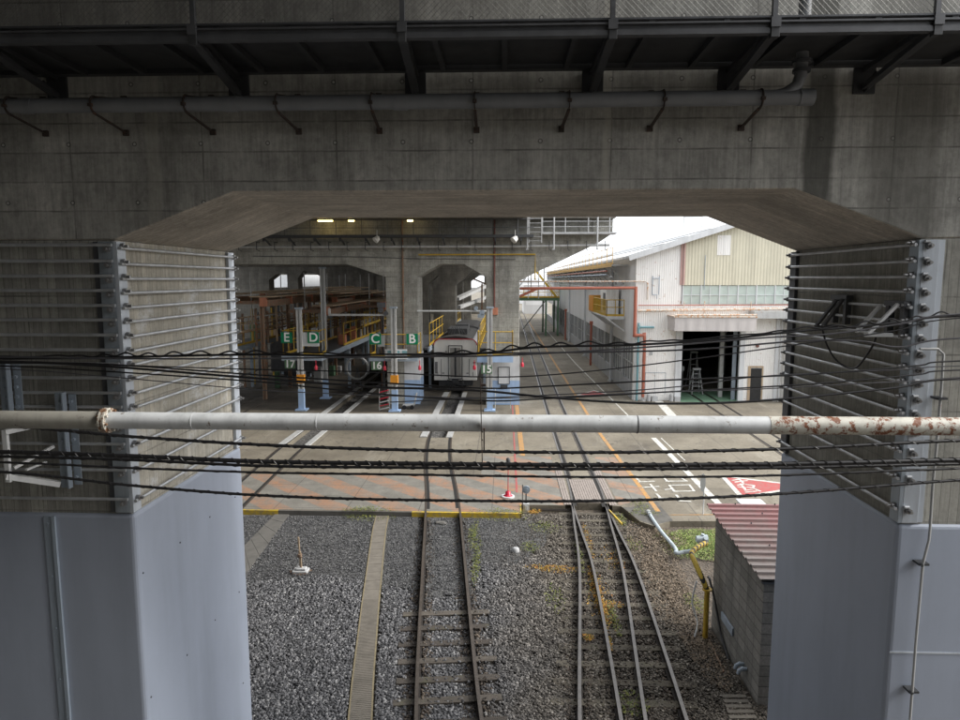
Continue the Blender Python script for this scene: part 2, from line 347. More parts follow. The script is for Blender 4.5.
def ballastbase():
    m,nt,b=newmat('ballast_bed'); X,Y,Z=xyz(nt)
    v=N(nt,'ShaderNodeTexVoronoi'); v.inputs['Scale'].default_value=17; L(nt,pos(nt),v.inputs['Vector'])
    s=N(nt,'ShaderNodeSeparateColor'); L(nt,v.outputs['Color'],s.inputs[0])
    c=ramp(nt,s.outputs[0],[(0,(.03,.03,.03)),(.7,(.10,.10,.10)),(1,(.22,.21,.20))])
    br=N(nt,'ShaderNodeMapRange'); L(nt,mth(nt,'ADD',X,mth(nt,'MULTIPLY',noise(nt,.8),3.)),br.inputs['Value']); br.inputs['From Min'].default_value=.8; br.inputs['From Max'].default_value=3.2
    c=mix(nt,mth(nt,'MULTIPLY',br.outputs[0],.8),c,mix(nt,s.outputs[1],(.05,.04,.03),(.16,.125,.09)))
    L(nt,c,b.inputs['Base Color']); b.inputs['Roughness'].default_value=.95
    bump(nt,b,v.outputs['Distance'],1.,.03); return m
M['bed']=ballastbase()
def fines():
    m,nt,b=newmat('grey_fines'); 
    c=ramp(nt,noise(nt,2.,9,.75),[(.3,(.062,.064,.066)),(.7,(.13,.13,.128))])
    c=mix(nt,.6,c,ramp(nt,noise(nt,35,6,.8),[(.35,(.1,.1,.1)),(.65,(.9,.9,.9))]),'OVERLAY')
    L(nt,c,b.inputs['Base Color']); b.inputs['Roughness'].default_value=.95; bump(nt,b,noise(nt,30,6,.8),.8,.02); return m
M['fines']=fines()
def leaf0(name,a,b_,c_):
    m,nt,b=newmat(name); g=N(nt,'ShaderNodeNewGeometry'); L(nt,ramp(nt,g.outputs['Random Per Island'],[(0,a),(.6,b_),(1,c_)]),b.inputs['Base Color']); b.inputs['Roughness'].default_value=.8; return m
def stones(name,brown):
    m,nt,b=newmat(name); g=N(nt,'ShaderNodeNewGeometry')
    a=ramp(nt,g.outputs['Random Per Island'],[(0,(.035,.035,.038)),(.4,(.09,.092,.098)),(.8,(.17,.17,.18)),(1,(.32,.32,.32))])
    z=ramp(nt,g.outputs['Random Per Island'],[(0,(.042,.036,.03)),(.4,(.10,.088,.073)),(.8,(.165,.146,.122)),(1,(.31,.28,.24))])
    X,Y,Z=xyz(nt); br=N(nt,'ShaderNodeMapRange'); L(nt,mth(nt,'ADD',X,mth(nt,'MULTIPLY',noise(nt,.7),3.)),br.inputs['Value']); br.inputs['From Min'].default_value=.6; br.inputs['From Max'].default_value=3.0
    L(nt,mix(nt,br.outputs[0],a,z),b.inputs['Base Color']); b.inputs['Roughness'].default_value=.9; return m
M['stone_shade']=leaf0('rail_shade_rust_stone',(.022,.018,.015),(.075,.058,.045),(.16,.13,.10))  # rust-brown stones along rails, darkened to paint in the shadow beside them
M['stone']=stones('ballast_stone',0)
def sleepermat(name,a,b_,c_):
    m,nt,b=newmat(name); oi=N(nt,'ShaderNodeObjectInfo')
    base=ramp(nt,oi.outputs['Random'],[(0,a),(.5,b_),(1,c_)])
    g=ramp(nt,noise(nt,7,9,.75,(.25,1,1)),[(.35,(0,0,0)),(.7,(1,1,1))]); c=mix(nt,mth(nt,'MULTIPLY',g,.7),base,(.045,.04,.033))
    c=mix(nt,mth(nt,'MULTIPLY',ramp(nt,noise(nt,2.5,8,.7),[(.55,(0,0,0)),(.7,(1,1,1))]),.4),c,(.13,.14,.06))
    L(nt,c,b.inputs['Base Color']); b.inputs['Roughness'].default_value=.9; bump(nt,b,noise(nt,12,8,.8,(.2,1,1)),.9,.02); return m
M['sleep2']=sleepermat('sleeper_wood_mossy',(.075,.062,.048),(.11,.095,.07),(.17,.15,.115))
M['sleep']=sleepermat('sleeper_wood_dark',(.07,.058,.05),(.10,.086,.073),(.13,.113,.095))
def leaf(name,c1,c2,c3=None):
    m,nt,b=newmat(name); g=N(nt,'ShaderNodeNewGeometry')
    L(nt,ramp(nt,g.outputs['Random Per Island'],[(0,c1),(1,c2)] if not c3 else [(0,c1),(.5,c2),(1,c3)]),b.inputs['Base Color']); b.inputs['Roughness'].default_value=.7; return m
M['weed']=leaf('weed_leaf',(.07,.11,.02),(.20,.20,.04)); M['oweed']=leaf('orange_weed_leaf',(.40,.14,.02),(.50,.28,.03),(.20,.20,.04)); M['grass']=leaf('grass_blade',(.10,.17,.03),(.20,.28,.06),(.28,.27,.10)); M['twig']=leaf('dry_vine',(.10,.075,.05),(.27,.21,.15))
M['hall_shade']=plain('shade_dark_floor',(.075,.066,.053),.75,0,.5,1.2)  # dark floor tone that paints in the shade under the far deck
M['asph']=plain('asphalt_patch',(.11,.105,.095),.9,0,.35,3,.4)
M['pathy']=painted('faded_yellow_edge',(.25,.21,.13),.85,0,dirt=.6,scale=4)
M['panel']=painted('crossing_panel_paint',(.30,.26,.235),.85,0,dirt=.4,scale=3)
M['drainp']=painted('pale_drain_pipe',(.46,.53,.57),.5,0,dirt=.45,scale=3)
M['pathc']=painted('trough_cover_concrete',(.19,.172,.145),.85,0,dirt=.5,scale=3)
M['lid']=painted('old_concrete_slab',(.135,.13,.12),.9,0,dirt=.5,scale=2)
# ================================================================== NEAR VIADUCT
YN,YF=7.3,10.38; XL,XR=-4.3,4.38; ZB,ZH,ZJ=8.45,7.94,4.82; ZT=12.4
via=thing('railway_viaduct','near concrete railway viaduct whose wide haunched opening frames the whole view of the yard','viaduct',(0,YN,0))
top=[(40,ZT),(40,ZB),(8.1,ZB),(6.7,ZH),(XR,ZH),(3.04,ZB),(-2.95,ZB),(XL,ZH),(-6.6,ZH),(-8.0,ZB),(-40,ZB),(-40,ZT)]
b=MB().prism(top[::-1],YN,YF,'Y')
bm=obj('beam',b,[M['beam'],M['soffit']],via,.02)
for p in bm.data.polygons:
    if p.normal.z<-.5: p.material_index=1
# deck slab overhead; skewed edge and unseen slab behind beam added to shape light
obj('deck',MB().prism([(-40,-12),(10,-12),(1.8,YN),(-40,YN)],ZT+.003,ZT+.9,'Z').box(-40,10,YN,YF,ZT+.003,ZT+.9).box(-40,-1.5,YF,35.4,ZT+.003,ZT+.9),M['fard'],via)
# raised string course along the lower edge of the opening
def rod(a,b2,r=.016,par=None,ext=.05):
    a,b2=Vector(a),Vector(b2); d=(b2-a).normalized(); m=MB().tube([a-d*ext,b2+d*ext],r,8)
    return obj('tie_rod',m,M['rod'],par)
def nutm(p,d,par):
    p=Vector(p); d=Vector(d); return obj('anchor_nut',MB().tube([p,p+d*.045],.034,6).tube([p+d*.045,p+d*.085],.017,8),M['nut'],par)
rowsL=[245,261,276,290.5,305.5,320,335,350,364,378,393,407,425,444,470,499]
rowz=[P(100,y,Y=YN-.07).z for y in rowsL]
for side in(-1,1):
    x0,x1=(-6.6,XL) if side<0 else (XR,6.7)
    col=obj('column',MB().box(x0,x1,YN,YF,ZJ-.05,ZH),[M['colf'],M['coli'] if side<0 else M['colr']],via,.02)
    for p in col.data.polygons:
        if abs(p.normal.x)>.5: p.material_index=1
    g=.035
    jk=obj('steel_jacket',MB().box(x0-g,x1+g,YN-g,YF+g,-.3,ZJ),M['jacket'],col,.05)
    xe=XL if side<0 else XR; sg=1 if side<0 else -1
    # corner angles: near edge and far edge; one flange on the front face, one on the opening face
    am=M['angle'] if side<0 else M['angleL']  # flange and plate colours swap per column: light and shade painted in
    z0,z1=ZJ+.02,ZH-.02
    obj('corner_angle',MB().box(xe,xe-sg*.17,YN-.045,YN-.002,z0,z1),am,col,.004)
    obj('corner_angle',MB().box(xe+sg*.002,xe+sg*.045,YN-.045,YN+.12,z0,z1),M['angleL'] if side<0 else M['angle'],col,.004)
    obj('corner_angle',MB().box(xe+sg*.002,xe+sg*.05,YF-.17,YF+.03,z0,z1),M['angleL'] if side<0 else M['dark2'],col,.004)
    obj('back_plate',MB().box(xe-sg*.172,xe-sg*.24,YN-.02,YN-.002,z0,z1),M['dark2'] if side<0 else M['angleL'],col)
    for i,z in enumerate(rowz):
        zz=z+(.0 if side<0 else .02)
        rod((x0+.05,YN-.07,zz),(xe-sg*.0,YN-.07,zz),.0185,col,.0)
        nutm((xe-sg*.05,YN-.045,zz-.045),(0,-1,0),col)
        z2=zz-.03
        rod((xe+sg*.07,YN-.04,z2),(xe+sg*.07,YF+.02,z2),.0185,col,.0)
        nutm((xe+sg*.045,YN+.03,z2+.02),(sg,0,0),col); nutm((xe+sg*.05,YF-.02,z2),(sg,0,0),col)
# seam batten on the left jacket and seam lines on the right one
jk=[o for o in C.objects if o.name.startswith('steel_jacket')]
a,b2=P(47,516,Y=YN-.04),P(62,720,Y=YN-.04)
sb=MB().box(a.x-.04,a.x+.06,YN-.05,YN-.036,-.3,ZJ-.03).box(a.x+.06,a.x+.10,YN-.065,YN-.036,-.3,ZJ-.03)
for k in range(14): sb.tube([(a.x+.01+.05*(k%2),YN-.05,ZJ-.12-k*.32),(a.x+.01+.05*(k%2),YN-.062,ZJ-.12-k*.32)],.012,6)
obj('seam_batten',sb,M['steelb'],jk[0].parent)
pl=MB()
for k,(x,y) in enumerate([(209.7,517),(180,542.5),(143,573),(215,620),(187,655),(151,697),(235,497),(239,592),(243,683)]):
    q=P(x,y,X=XL+.036); pl.tube([q,q+Vector((.008,0,0))],.011,8)
obj('vent_plug',pl,M['dark2'],jk[0].parent)
obj('weld_seam',MB().box(XR-.02,6.72,YN-.042,YN-.036,P(930,652,Y=YN).z,P(930,652,Y=YN).z+.02),M['angleL'],jk[1].parent)
# ---- conduit on the right column
cz=[P(920,349,Y=7.18),P(938,349,Y=7.18),P(943.5,354,Y=7.18),P(942,380,Y=7.18),P(937,442,Y=7.18),P(933,482,Y=7.18),P(930,530,Y=7.18),P(929,540,Y=7.15),P(923,563,Y=7.15),P(916,640,Y=7.15),P(910,720,Y=7.15),P(902,820,Y=7.15)]
cd=thing('electrical_conduit','thin grey conduit bending down the front of the right viaduct column','conduit',(cz[-1].x,7.2,0))
obj('conduit_tube',MB().tube(cz,.014,10),M['steelw'],cd)
for y in(398,563,690):
    q=P(940 if y==398 else 922 if y==563 else 912,y,Y=7.19); obj('saddle_clamp',MB().box(q.x-.06,q.x+.05,7.14,7.26,q.z-.012,q.z+.012).tube([(q.x-.04,7.14,q.z),(q.x-.04,7.12,q.z)],.018,6),M['dark'],cd)
# ---- walkway
ww=thing('inspection_walkway','dark steel inspection walkway with chain-link fence bracketed high on the near viaduct','walkway',(0,6.6,9.5))
YO=6.0
w=MB().box(-8,8,YO-.04,YO+.03,9.555,9.60).box(-8,8,YO-.02,YO+.0,9.60,9.64).box(-8,8,YO-.05,YO+.02,9.64,9.655)
obj('edge_channel',w,M['dark2'],ww)
obj('inner_channel',MB().box(-8,8,YN-.12,YN-.03,9.655,9.75),M['dark'],ww)
obj('deck_plate',MB().box(-8,8,YO+.032,YN-.125,9.70,9.72),M['dark'],ww)
jx=-7.6
for i in range(24):
    obj('joist',MB().box(jx,jx+.05,YO+.035,YN-.125,9.64,9.698),M['dark'],ww); jx+=.63
posts=[-4.62,-2.71,-.89,.9,2.25,3.58,5.2,-6.5]
for i,xp in enumerate(posts):
    xw=xp*1.035-.03
    pm=MB().box(xp-.02,xp+.02,YO-.03,YO+.01,9.6,10.75).box(xp-.04,xp+.04,YO-.06,YO-.04,9.6,9.68)
    obj('fence_post',pm,M['dark2'],ww)
    br=MB().bar((xp,YO,9.57),(xw,YN-.05,9.46),.075,.05).bar((xp,YO,9.63),(xw,YN-.05,9.63),.07,.05).bar((xp,YO-.02,9.62),(xp,YO-.02,9.52),.07,.06)
    br.box(xw-.11,xw+.11,YN-.03,YN-.004,9.40,9.66).bar((xw,YN-.04,9.43),(xw,YN-.25,9.54),.02,.06)
    obj('bracket',br,M['dark'],ww,.003)
obj('kick_rail',MB().box(-8,8,YO-.015,YO-.0,9.69,9.705),M['dark2'],ww)
obj('top_rail',MB().tube([(-8,YO-.01,10.75),(8,YO-.01,10.75)],.024,8),M['dark2'],ww)
cm=MB(); st=.052; zt,zb=10.74,9.70; hh=zt-zb
k=-8-hh
while k<8:
    for d in(1,-1):
        x0=k if d>0 else k+hh; x1=x0+hh*d
        if min(x0,x1)<-8 or max(x0,x1)>8: continue
        cm.tube([(x0,YO-.01,zb),(x1,YO-.008,zt)],.0019,3,False)
    k+=st
obj('chain_link_mesh',cm,M['mesh'],ww)
# ---- drain pipe under walkway
dp=thing('drain_pipe','grey drain pipe strapped along the viaduct beam just under the walkway','pipe',(0,6.9,9.2))
YP,ZP=6.9,9.265
obj('pipe_run',MB().tube([(-8,YP,ZP-.003),(3.0,YP,ZP+.01)],.073,20),M['pipe'],dp)
for xc in(P(231,103,Y=YP).x,P(401,102,Y=YP).x,P(27,107,Y=YP).x): obj('coupling',MB().tube([(xc-.07,YP,ZP),(xc+.07,YP,ZP)],.079,20),M['pipe'],dp)
obj('end_cap',MB().tube([(2.86,YP,ZP+.01),(3.0,YP,ZP+.01)],.081,20),M['pipe'],dp)
e=[Vector((2.62,YP,ZP+.02)),Vector((2.74,YP,ZP+.05)),Vector((2.84,YP+.0,ZP+.12)),Vector((2.88,YP+.02,ZP+.22)),Vector((2.885,YP+.02,ZP+.36)),Vector((2.885,YP+.02,11.2))]
obj('elbow_riser',MB().tube(e,.058,18),M['pipe'],dp)
obj('flange',MB().tube([(2.885,YP+.02,ZP+.25),(2.885,YP+.02,ZP+.28)],.085,18).tube([(2.885,YP+.02,9.60),(2.885,YP+.02,9.63)],.09,18),M['dark2'],dp)
for i,x in enumerate((10,95,187,278,372,475,569,663,760)):
    q=P(x,104,Y=YP); xx=q.x; s=(-.25 if x<300 else 0 if x<560 else .12)*.35
    arc=[(xx+.0,YP+.084*math.sin(t),ZP+.084*math.cos(t)) for t in [(-i2)*math.pi/8 for i2 in range(9)]]
    m=MB()
    for p,q2 in zip(arc,arc[1:]): m.bar(p,q2,.03,.008,(1,0,0))
    m.bar((xx,YP,ZP+.084),(xx-s,YN-.005,ZP+.16),.03,.012).bar((xx,YP,ZP-.084),(xx-s,YN-.005,ZP-.19),.03,.012)
    m.box(xx-.02,xx+.02,YP-.10,YP-.07,ZP-.03,ZP-.0).box(xx-s-.03,xx-s+.03,YN-.03,YN-.003,ZP+.13,ZP+.19).box(xx-s-.03,xx-s+.03,YN-.03,YN-.003,ZP-.22,ZP-.16)
    obj('pipe_strap',m,M['rusty'],dp)
# ---- large pipe crossing in front
bp=thing('crossing_pipe','long grey steel pipe running level across the whole view with rust at its right end','pipe',(0,5,6.3))
Y5=5.; zc=lambda x:P(x,{0:420}.get(x,420+x*7/960),Y=Y5)
def seg(x0,x1,r): 
    a=P(x0,419.5+x0*.0073,Y=Y5);b=P(x1,419.5+x1*.0073,Y=Y5); return MB().tube([a,a.lerp(b,.5),b],r,28)
obj('pipe_section',seg(-500,104,.070),M['pole_b'],bp)
obj('pipe_section',seg(109,768,.066),M['pole'],bp)
obj('pipe_section',seg(768,1500,.068),M['pole_r'],bp)
q=P(108,420.3,Y=Y5)
fl=MB().tube([q+Vector((-.03,0,0)),q+Vector((-.012,0,0))],.098,28).tube([q+Vector((-.004,0,0)),q+Vector((.018,0,0))],.098,28)
for k in range(8):
    t=k*math.pi/4+.2; fl.tube([q+Vector((-.05,.082*math.cos(t),.082*math.sin(t))),q+Vector((.04,.082*math.cos(t),.082*math.sin(t)))],.010,6)
obj('pipe_flange',fl,M['flange'],bp)
for x in(194,318,637):
    q=P(x,419.7+x*.0073,Y=Y5); obj('weld_ring',MB().tube([q+Vector((-.004,0,0)),q+Vector((.004,0,0))],.0685,28),M['dark2'] if x==637 else M['pole'],bp)
# rusty hanger strap
hp=P(482,423,Y=Y5)
hm=MB().bar((hp.x-.01,Y5-.085,P(480,378,Y=Y5-.08).z),(hp.x,Y5-.078,P(484,436,Y=Y5-.08).z),.022,.006,(1,0,0)).bar((hp.x+.0,Y5-.078,P(484,436,Y=Y5-.08).z),(hp.x+.005,Y5-.07,P(482,464,Y=Y5-.07).z),.014,.006,(1,0,0))
hm.bar((hp.x-.012,Y5-.05,P(480,384,Y=Y5).z),(hp.x+.03,Y5-.05,P(480,384,Y=Y5).z),.02).bar((hp.x+.018,Y5-.075,P(484,428,Y=Y5-.07).z),(hp.x+.018,Y5-.075,P(484,450,Y=Y5-.07).z),.01)
for z in(392,402,432,440): hm.tube([P(482,z,Y=Y5-.085),P(482,z,Y=Y5-.105)],.008,6)
solo('pipe_hanger',hm,M['rusty'],'narrow rusty strap hanging over the middle of the grey crossing pipe','strap')
# ---- cables
def smooth(pts,n=8):
    out=[]
    for i in range(len(pts)-1):
        p0=pts[max(i-1,0)];p1=pts[i];p2=pts[i+1];p3=pts[min(i+2,len(pts)-1)]
        for k in range(n):
            t=k/n; out.append(.5*((2*p1)+(-p0+p2)*t+(2*p0-5*p1+4*p2-p3)*t*t+(-p0+3*p1-3*p2+p3)*t**3))
    out.append(pts[-1]); return out
def cable(px,Y,r,label,wrap=0,mat='cable',wav=0,n=6,group=None):
    e0=(px[0][0]-250,px[0][1]+(px[0][1]-px[1][1])*.9); e1=(px[-1][0]+260,px[-1][1]+(px[-1][1]-px[-2][1])*1.1)
    pts=smooth([P(x,y,Y=Y) for x,y in [e0]+px+[e1]],8)
    m=MB().tube(pts,r,n+4)
    if wrap:   # lashing wire wound round the cable
        L_=[0]
        for a,b in zip(pts,pts[1:]): L_.append(L_[-1]+(b-a).length)
        hel=[];t=0;i=0;step=wrap/7
        while t<L_[-1]:
            while L_[i+1]<t:i+=1
            f=(t-L_[i])/(L_[i+1]-L_[i]); q=pts[i].lerp(pts[i+1],f); th=2*math.pi*t/wrap
            hel.append(q+Vector((0,math.cos(th),math.sin(th)))*(r*1.12)); t+=step
        m.tube(hel,r*.26,4)
    if wav:
        L_=0;hel=[]
        for i in range(len(pts)-1):
            for k in range(6):
                q=pts[i].lerp(pts[i+1],k/6); hel.append(q+Vector((0,-.01,.024+.022*math.sin(q.x*2*math.pi/wav+.9*math.sin(q.x*3.1))*(.5+.5*math.sin(q.x*1.7+1))+.006*math.sin(q.x*9))))
        m.tube(hel,r*.7,6)
    o=solo('overhead_cable',m,M[mat],label,'cable',group or 'cables strung across the view')
    return o
cable([(0,425.7),(130,436.5),(260,444.7),(400,449.8),(590,452.5),(780,449),(960,440.4)],5.6,.014,'black lashed cable just below the grey crossing pipe, highest of the lower cables',.16)
cable([(0,452),(130,456),(260,461.5),(400,463.5),(590,465),(780,464),(960,460)],5.7,.020,'thickest black cable, first one under the topmost lower lashed cable',.12)
cable([(0,456.5),(130,459.8),(260,465.8),(400,467.5),(590,469),(780,467.8),(960,464)],5.75,.014,'black cable pressed against the underside of the thickest cable',.2)
cable([(0,462.3),(130,468),(260,472.4),(400,474.5),(590,477),(760,475.8),(960,468.5)],5.8,.0105,'slender black cable second from the bottom of the lower bundle',.3)
cable([(0,471.8),(130,485.3),(260,495.3),(400,499.8),(590,501),(760,495),(960,480)],5.6,.0125,'lowest black cable, sagging over the yellow kerb line of the yard',.13)
cable([(0,363.2),(100,364),(240,373.7),(319,379),(386,383),(484,388.2),(540,386.5),(670,380),(800,374.8),(914,366),(960,361)],6.9,.0085,'thin black wire in front of the white coach end, crossing both columns')
cable([(0,362),(100,366),(240,377),(370,386.7),(423,388.5),(484,391),(545,397),(607,401.6),(670,403.6),(760,400.8),(893,388),(960,378)],6.7,.012,'black wire dipping lowest before the workshop doorway')
cable([(0,366),(100,371),(248,381),(319,388),(386,394.5),(484,400.7),(540,399),(670,391.8),(800,384.7),(914,375),(960,370)],6.8,.008,'very thin wire touching the top edge of the crossing pipe at mid view')
cable([(0,358.7),(100,357.5),(230,354.8),(300,355),(400,357),(484,353),(540,347),(630,345),(719,339.5),(800,331),(854,327),(914,320.6),(960,316)],6.85,.012,'black wire carrying a wavy loose lead above it, highest of all the wires',0,'cable',.27)
cable([(0,357),(120,358.5),(240,358.6),(400,356.5),(484,356),(571,352),(670,345.5),(760,338),(830,334),(900,324),(960,314)],6.75,.0085,'plain grey wire running beside the wavy one, in front of the coach roof',0,'cableg')
cable([(640,390),(760,376.5),(860,371.5),(914,369),(960,366)],6.95,.006,'hair-thin grey wire reaching the right column in front of the workshop gable',0,'cableg')
cable([(0,361),(100,364.5),(240,369),(370,372),(484,377),(560,374),(670,362),(800,344),(893,331),(960,318)],6.8,.0065,'sagging wire crossing just under the coach roof line and rising to the right column',0,'cable')
cable([(600,352),(700,349),(800,341),(860,341),(900,347),(960,338)],6.9,.009,'grey wire hooking over the white-armed bracket on the right column',0,'cableg')
cable([(0,369),(100,376),(247,389),(340,394),(430,397),(520,398),(640,393),(760,389),(870,383),(960,380)],6.75,.005,'faint thin wire last above the crossing pipe, over the bases of the steel posts',0,'cableg')
# ---- cable brackets
def frame(name,label,segs,mat,grp=None,base=None,w=.05):
    t=thing(name,label,'bracket',base or segs[0][1][0],grp)
    for nm,pts,wd,mt in segs:
        m=MB()
        for a,b in zip(pts,pts[1:]): m.bar(a,b,wd,wd*.7)
        obj(nm,m,M[mt],t,.003)
    return t
YB_=6.85
q=lambda x,y,Y=YB_:P(x,y,Y=Y)
# left white triangular bracket with blue-grey mounting channels
lt=frame('cable_bracket','white triangular steel bracket bolted to blue-grey channels on the left column',[
 ('upper_arm',[q(5,432),q(42,424,7.1)],.07,'white'),('upright',[q(5,430),q(9,482)],.055,'white'),('brace',[q(14,468),q(54,446,7.15)],.045,'white'),('lower_arm',[q(6,476),q(60,484,7.15)],.085,'white'),('inner_brace',[q(26,470),q(46,462,7.15)],.03,'white')],'white')
for (x0,y0,x1,y1) in ((56,392,70,487),(0,362,8,412)):
    a,b=P(x0,y0,Y=7.17),P(x1,y1,Y=7.17)
    mm=MB().box(a.x,a.x+.10,7.14,7.16,b.z,a.z).box(a.x+.10,a.x+.115,7.10,7.17,b.z,a.z).box(a.x+.115,a.x+.20,7.20,7.21,b.z+.02,a.z-.03)
    for k in range(5):
        z=b.z+(a.z-b.z)*(k+.5)/5; mm.tube([(a.x+.15,7.2,z),(a.x+.15,7.17,z)],.022,6).tube([(a.x+.05,7.14,z),(a.x+.05,7.12,z)],.012,6)
    obj('mounting_channel',mm,M['steelb'],lt)
def inner_bracket(y0,label,pale):
    """bracket standing off the opening face of the right column"""
    X0=XR-.10; t=thing('cable_bracket',label,'bracket',(X0,y0,5.6))
    z=P(0,0,Y=1).z
    zt_=6.62; zb_=5.9
    obj('mounting_channel',MB().box(X0-.03,X0+.02,y0-.05,y0+.03,zb_,zt_).box(X0-.03,X0+.02,y0+.35,y0+.43,zb_,zt_).box(X0-.032,X0+.02,y0-.05,y0+.43,zt_-.06,zt_-.001),M['dark2'],t)
    obj('diagonal_strut',MB().bar((X0-.05,y0,6.52),(X0-.55,y0,6.22),.05,.04),M['white'] if pale else M['dark2'],t,.003)
    obj('diagonal_strut',MB().bar((X0-.05,y0+.38,6.52),(X0-.55,y0+.38,6.22),.05,.04),M['white'] if pale else M['dark2'],t,.003)
    obj('carrier_arm',MB().bar((X0-.62,y0,6.21),(X0-.02,y0,6.19),.05,.05).bar((X0-.55,y0-.02,6.185),(X0-.55,y0+.42,6.185),.04,.04),M['white'] if pale else M['dark2'],t,.003)
def wall_bracket(label,f0,f1,ft,fb,st,base,mt):
    t=thing('cable_bracket',label,'bracket',(4.3,7.8,6))
    a=P(f0,ft,X=4.33); b=P(f1,ft,X=4.33); lo=P(f0,fb,X=4.33); 
    for i,p in enumerate((a,b)):
        obj('mounting_channel',MB().box(4.27,4.34,p.y-.03,p.y+.03,lo.z,a.z),M['dark2'],t)
    obj('top_plate',MB().box(4.26,4.345,min(a.y,b.y)-.05,max(a.y,b.y)+.05,a.z-.03,a.z+.03),M['dark2'],t)
    for (x0,y0,x1,y1) in st: obj('diagonal_strut',MB().bar(P(x0,y0,X=4.24),P(x1,y1,X=3.95),.045,.03),M[mt],t,.003)
    obj('carrier_arm',MB().bar(P(base[0],base[1],X=3.95),P(base[2],base[3],X=4.2),.05,.04),M[mt],t,.003)
wall_bracket('white-armed cable bracket on the shaded side of the right column, near its front edge',893,908,303,336,[(881,305,856,332),(898,304,868,334)],(864,335,893,335),'white')
wall_bracket('dark grey cable bracket deeper in on the shaded side of the right column',838,850,297,323,[(836,301,816,326),(843,299,823,326)],(814,327,838,326),'dark2')
dl=MB().tube(smooth([P(822,327,X=4.0),P(827,345,X=4.05),P(838,362,X=4.1),P(855,368,X=4.15),P(870,350,X=4.1),P(876,337,X=4.05)]),.012,6)
solo('dangling_cable',dl,M['cable'],'loose black cable drooping between the two brackets on the right column','cable')
# ================================================================== GROUND
struct('ground',MB().box(-400,400,-60,700,-.9,-.24),M['bed'])
struct('ballast_bed',MB().box(-20,20,-5,20.8,-.238,-.19),M['bed'])
ap=MB()
ZA=0.
ap.prism([(-60,20.86),(.53,20.86),(.53,21.7),(2.05,21.7),(2.05,21.95),(3.62,21.95),(3.62,21.7),(3.9,21.7),(4.25,20.3),(4.6,19.9),(5.2,20.35),(9,20.5),(60,20.5),(60,29),(-60,29)],-.5,ZA,'Z')
for x0,x1 in((-60,-10.02),(-9.14,-3.67),(-2.83,60)): ap.box(x0,x1,29,80,-.5,ZA)
ap.box(-3.67,-2.83,29,31.2,-.5,ZA); ap.box(-60,60,80,420,-.5,ZA)
struct('apron_pavement',ap,M['apron'])
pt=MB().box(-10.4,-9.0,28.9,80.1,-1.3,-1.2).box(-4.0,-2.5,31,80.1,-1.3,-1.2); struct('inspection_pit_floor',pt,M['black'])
# kerb edging
ed=MB().box(-60,-7.4,20.84,20.93,-.16,.004).box(-3.0,.55,20.84,20.94,-.16,.005).box(.53,.57,20.84,21.7,-.2,.006)
struct('kerb_paint',ed,M['p_yel'])
struct('kerb_face',MB().box(-7.4,-3.0,20.845,20.9,-.22,.003),M['lid'])
# hatched crossing
def flat(pts,z,mat,name,kind='structure'):
    m=MB().add([(p[0],p[1],z) for p in pts],[tuple(range(len(pts)))]); 
    o=struct(name,m,M[mat]); 
    if o.data.polygons[0].normal.z<0:
        o.data.flip_normals()
    return o
struct('hall_floor_shade',MB().box(-19,-10.36,37.6,80,.0045,.006).box(-8.84,-4.06,37.2,80,.0045,.006).box(-2.48,.6,42,80,.0045,.006),M['hall_shade'])  # dark sheets laid over the apron as painted hall shade
h=MB()
for poly in ([(-20,20.97),(-.9,20.97),(-.9,24.9),(-20,24.9)],[(-.9,20.97),(.5,20.97),(.5,21.72),(2.0,21.72),(2.0,27.9),(-.9,27.9)],[(3.85,21.75),(4.95,22.6),(4.7,27.9),(3.85,27.9)]):
    h.add([(p[0],p[1],.004) for p in poly],[tuple(range(len(poly)))])
struct('hatched_marking',h,M['hatch'])
flat([(3.93,21.6),(4.27,20.35),(4.62,20.0),(5.3,20.4),(5.2,22.2),(4.2,21.6)],.005,'asph','asphalt_patch')
# painted lines
def pline(pts,w,mat,name,z=.008):
    m=MB()
    for a,b in zip(pts,pts[1:]):
        a,b=Vector((a[0],a[1],z)),Vector((b[0],b[1],z)); d=(b-a).normalized(); n=Vector((-d.y,d.x,0))*w/2
        m.add([a-n,b-n,b+n,a+n],[(0,1,2,3)])
    return struct(name,m,M[mat])
pline([(4.35,120),(4.55,60),(4.7,32),(4.95,24),(5.02,21.2)],.16,'p_or','orange_line_marking')
pline([(.78,28),(.72,42.)],.22,'p_or','orange_line_marking'); pline([(.45,23),(.48,42)],.07,'p_red','red_line_marking')
pline([(7.25,21),(7.12,31.5)],.24,'p_wh','white_line_marking'); pline([(7.55,27.5),(7.48,31.5)],.05,'p_wh','white_line_marking')
pline([(5.3,20.9),(9,21.1)],.05,'p_or','orange_line_marking')
pline([(6.2,110),(6.4,60),(6.9,36)],.08,'p_wh','white_line_marking')
pline([(9.3,36.5),(9.6,41.5)],.5,'p_wh','white_line_marking'); pline([(11.6,36),(15,30.5)],.16,'p_or','orange_line_marking')
tri=[P(726,477.3,Z=0),P(803,486.5,Z=0),P(743,495.8,Z=0)]
cc=sum(tri,Vector())/3
flat([cc+(p-cc)*1.22 for p in tri],.008,'p_wh','white_triangle_marking'); flat(tri,.012,'p_red','red_triangle_marking')
t2=[P(579,395,Z=0),P(594,391,Z=0),P(609,395.3,Z=0)]
cc=sum(t2,Vector())/3
flat([cc+(p-cc)*1.25 for p in t2],.008,'p_wh','white_triangle_marking'); flat(t2,.012,'p_red','red_triangle_marking')
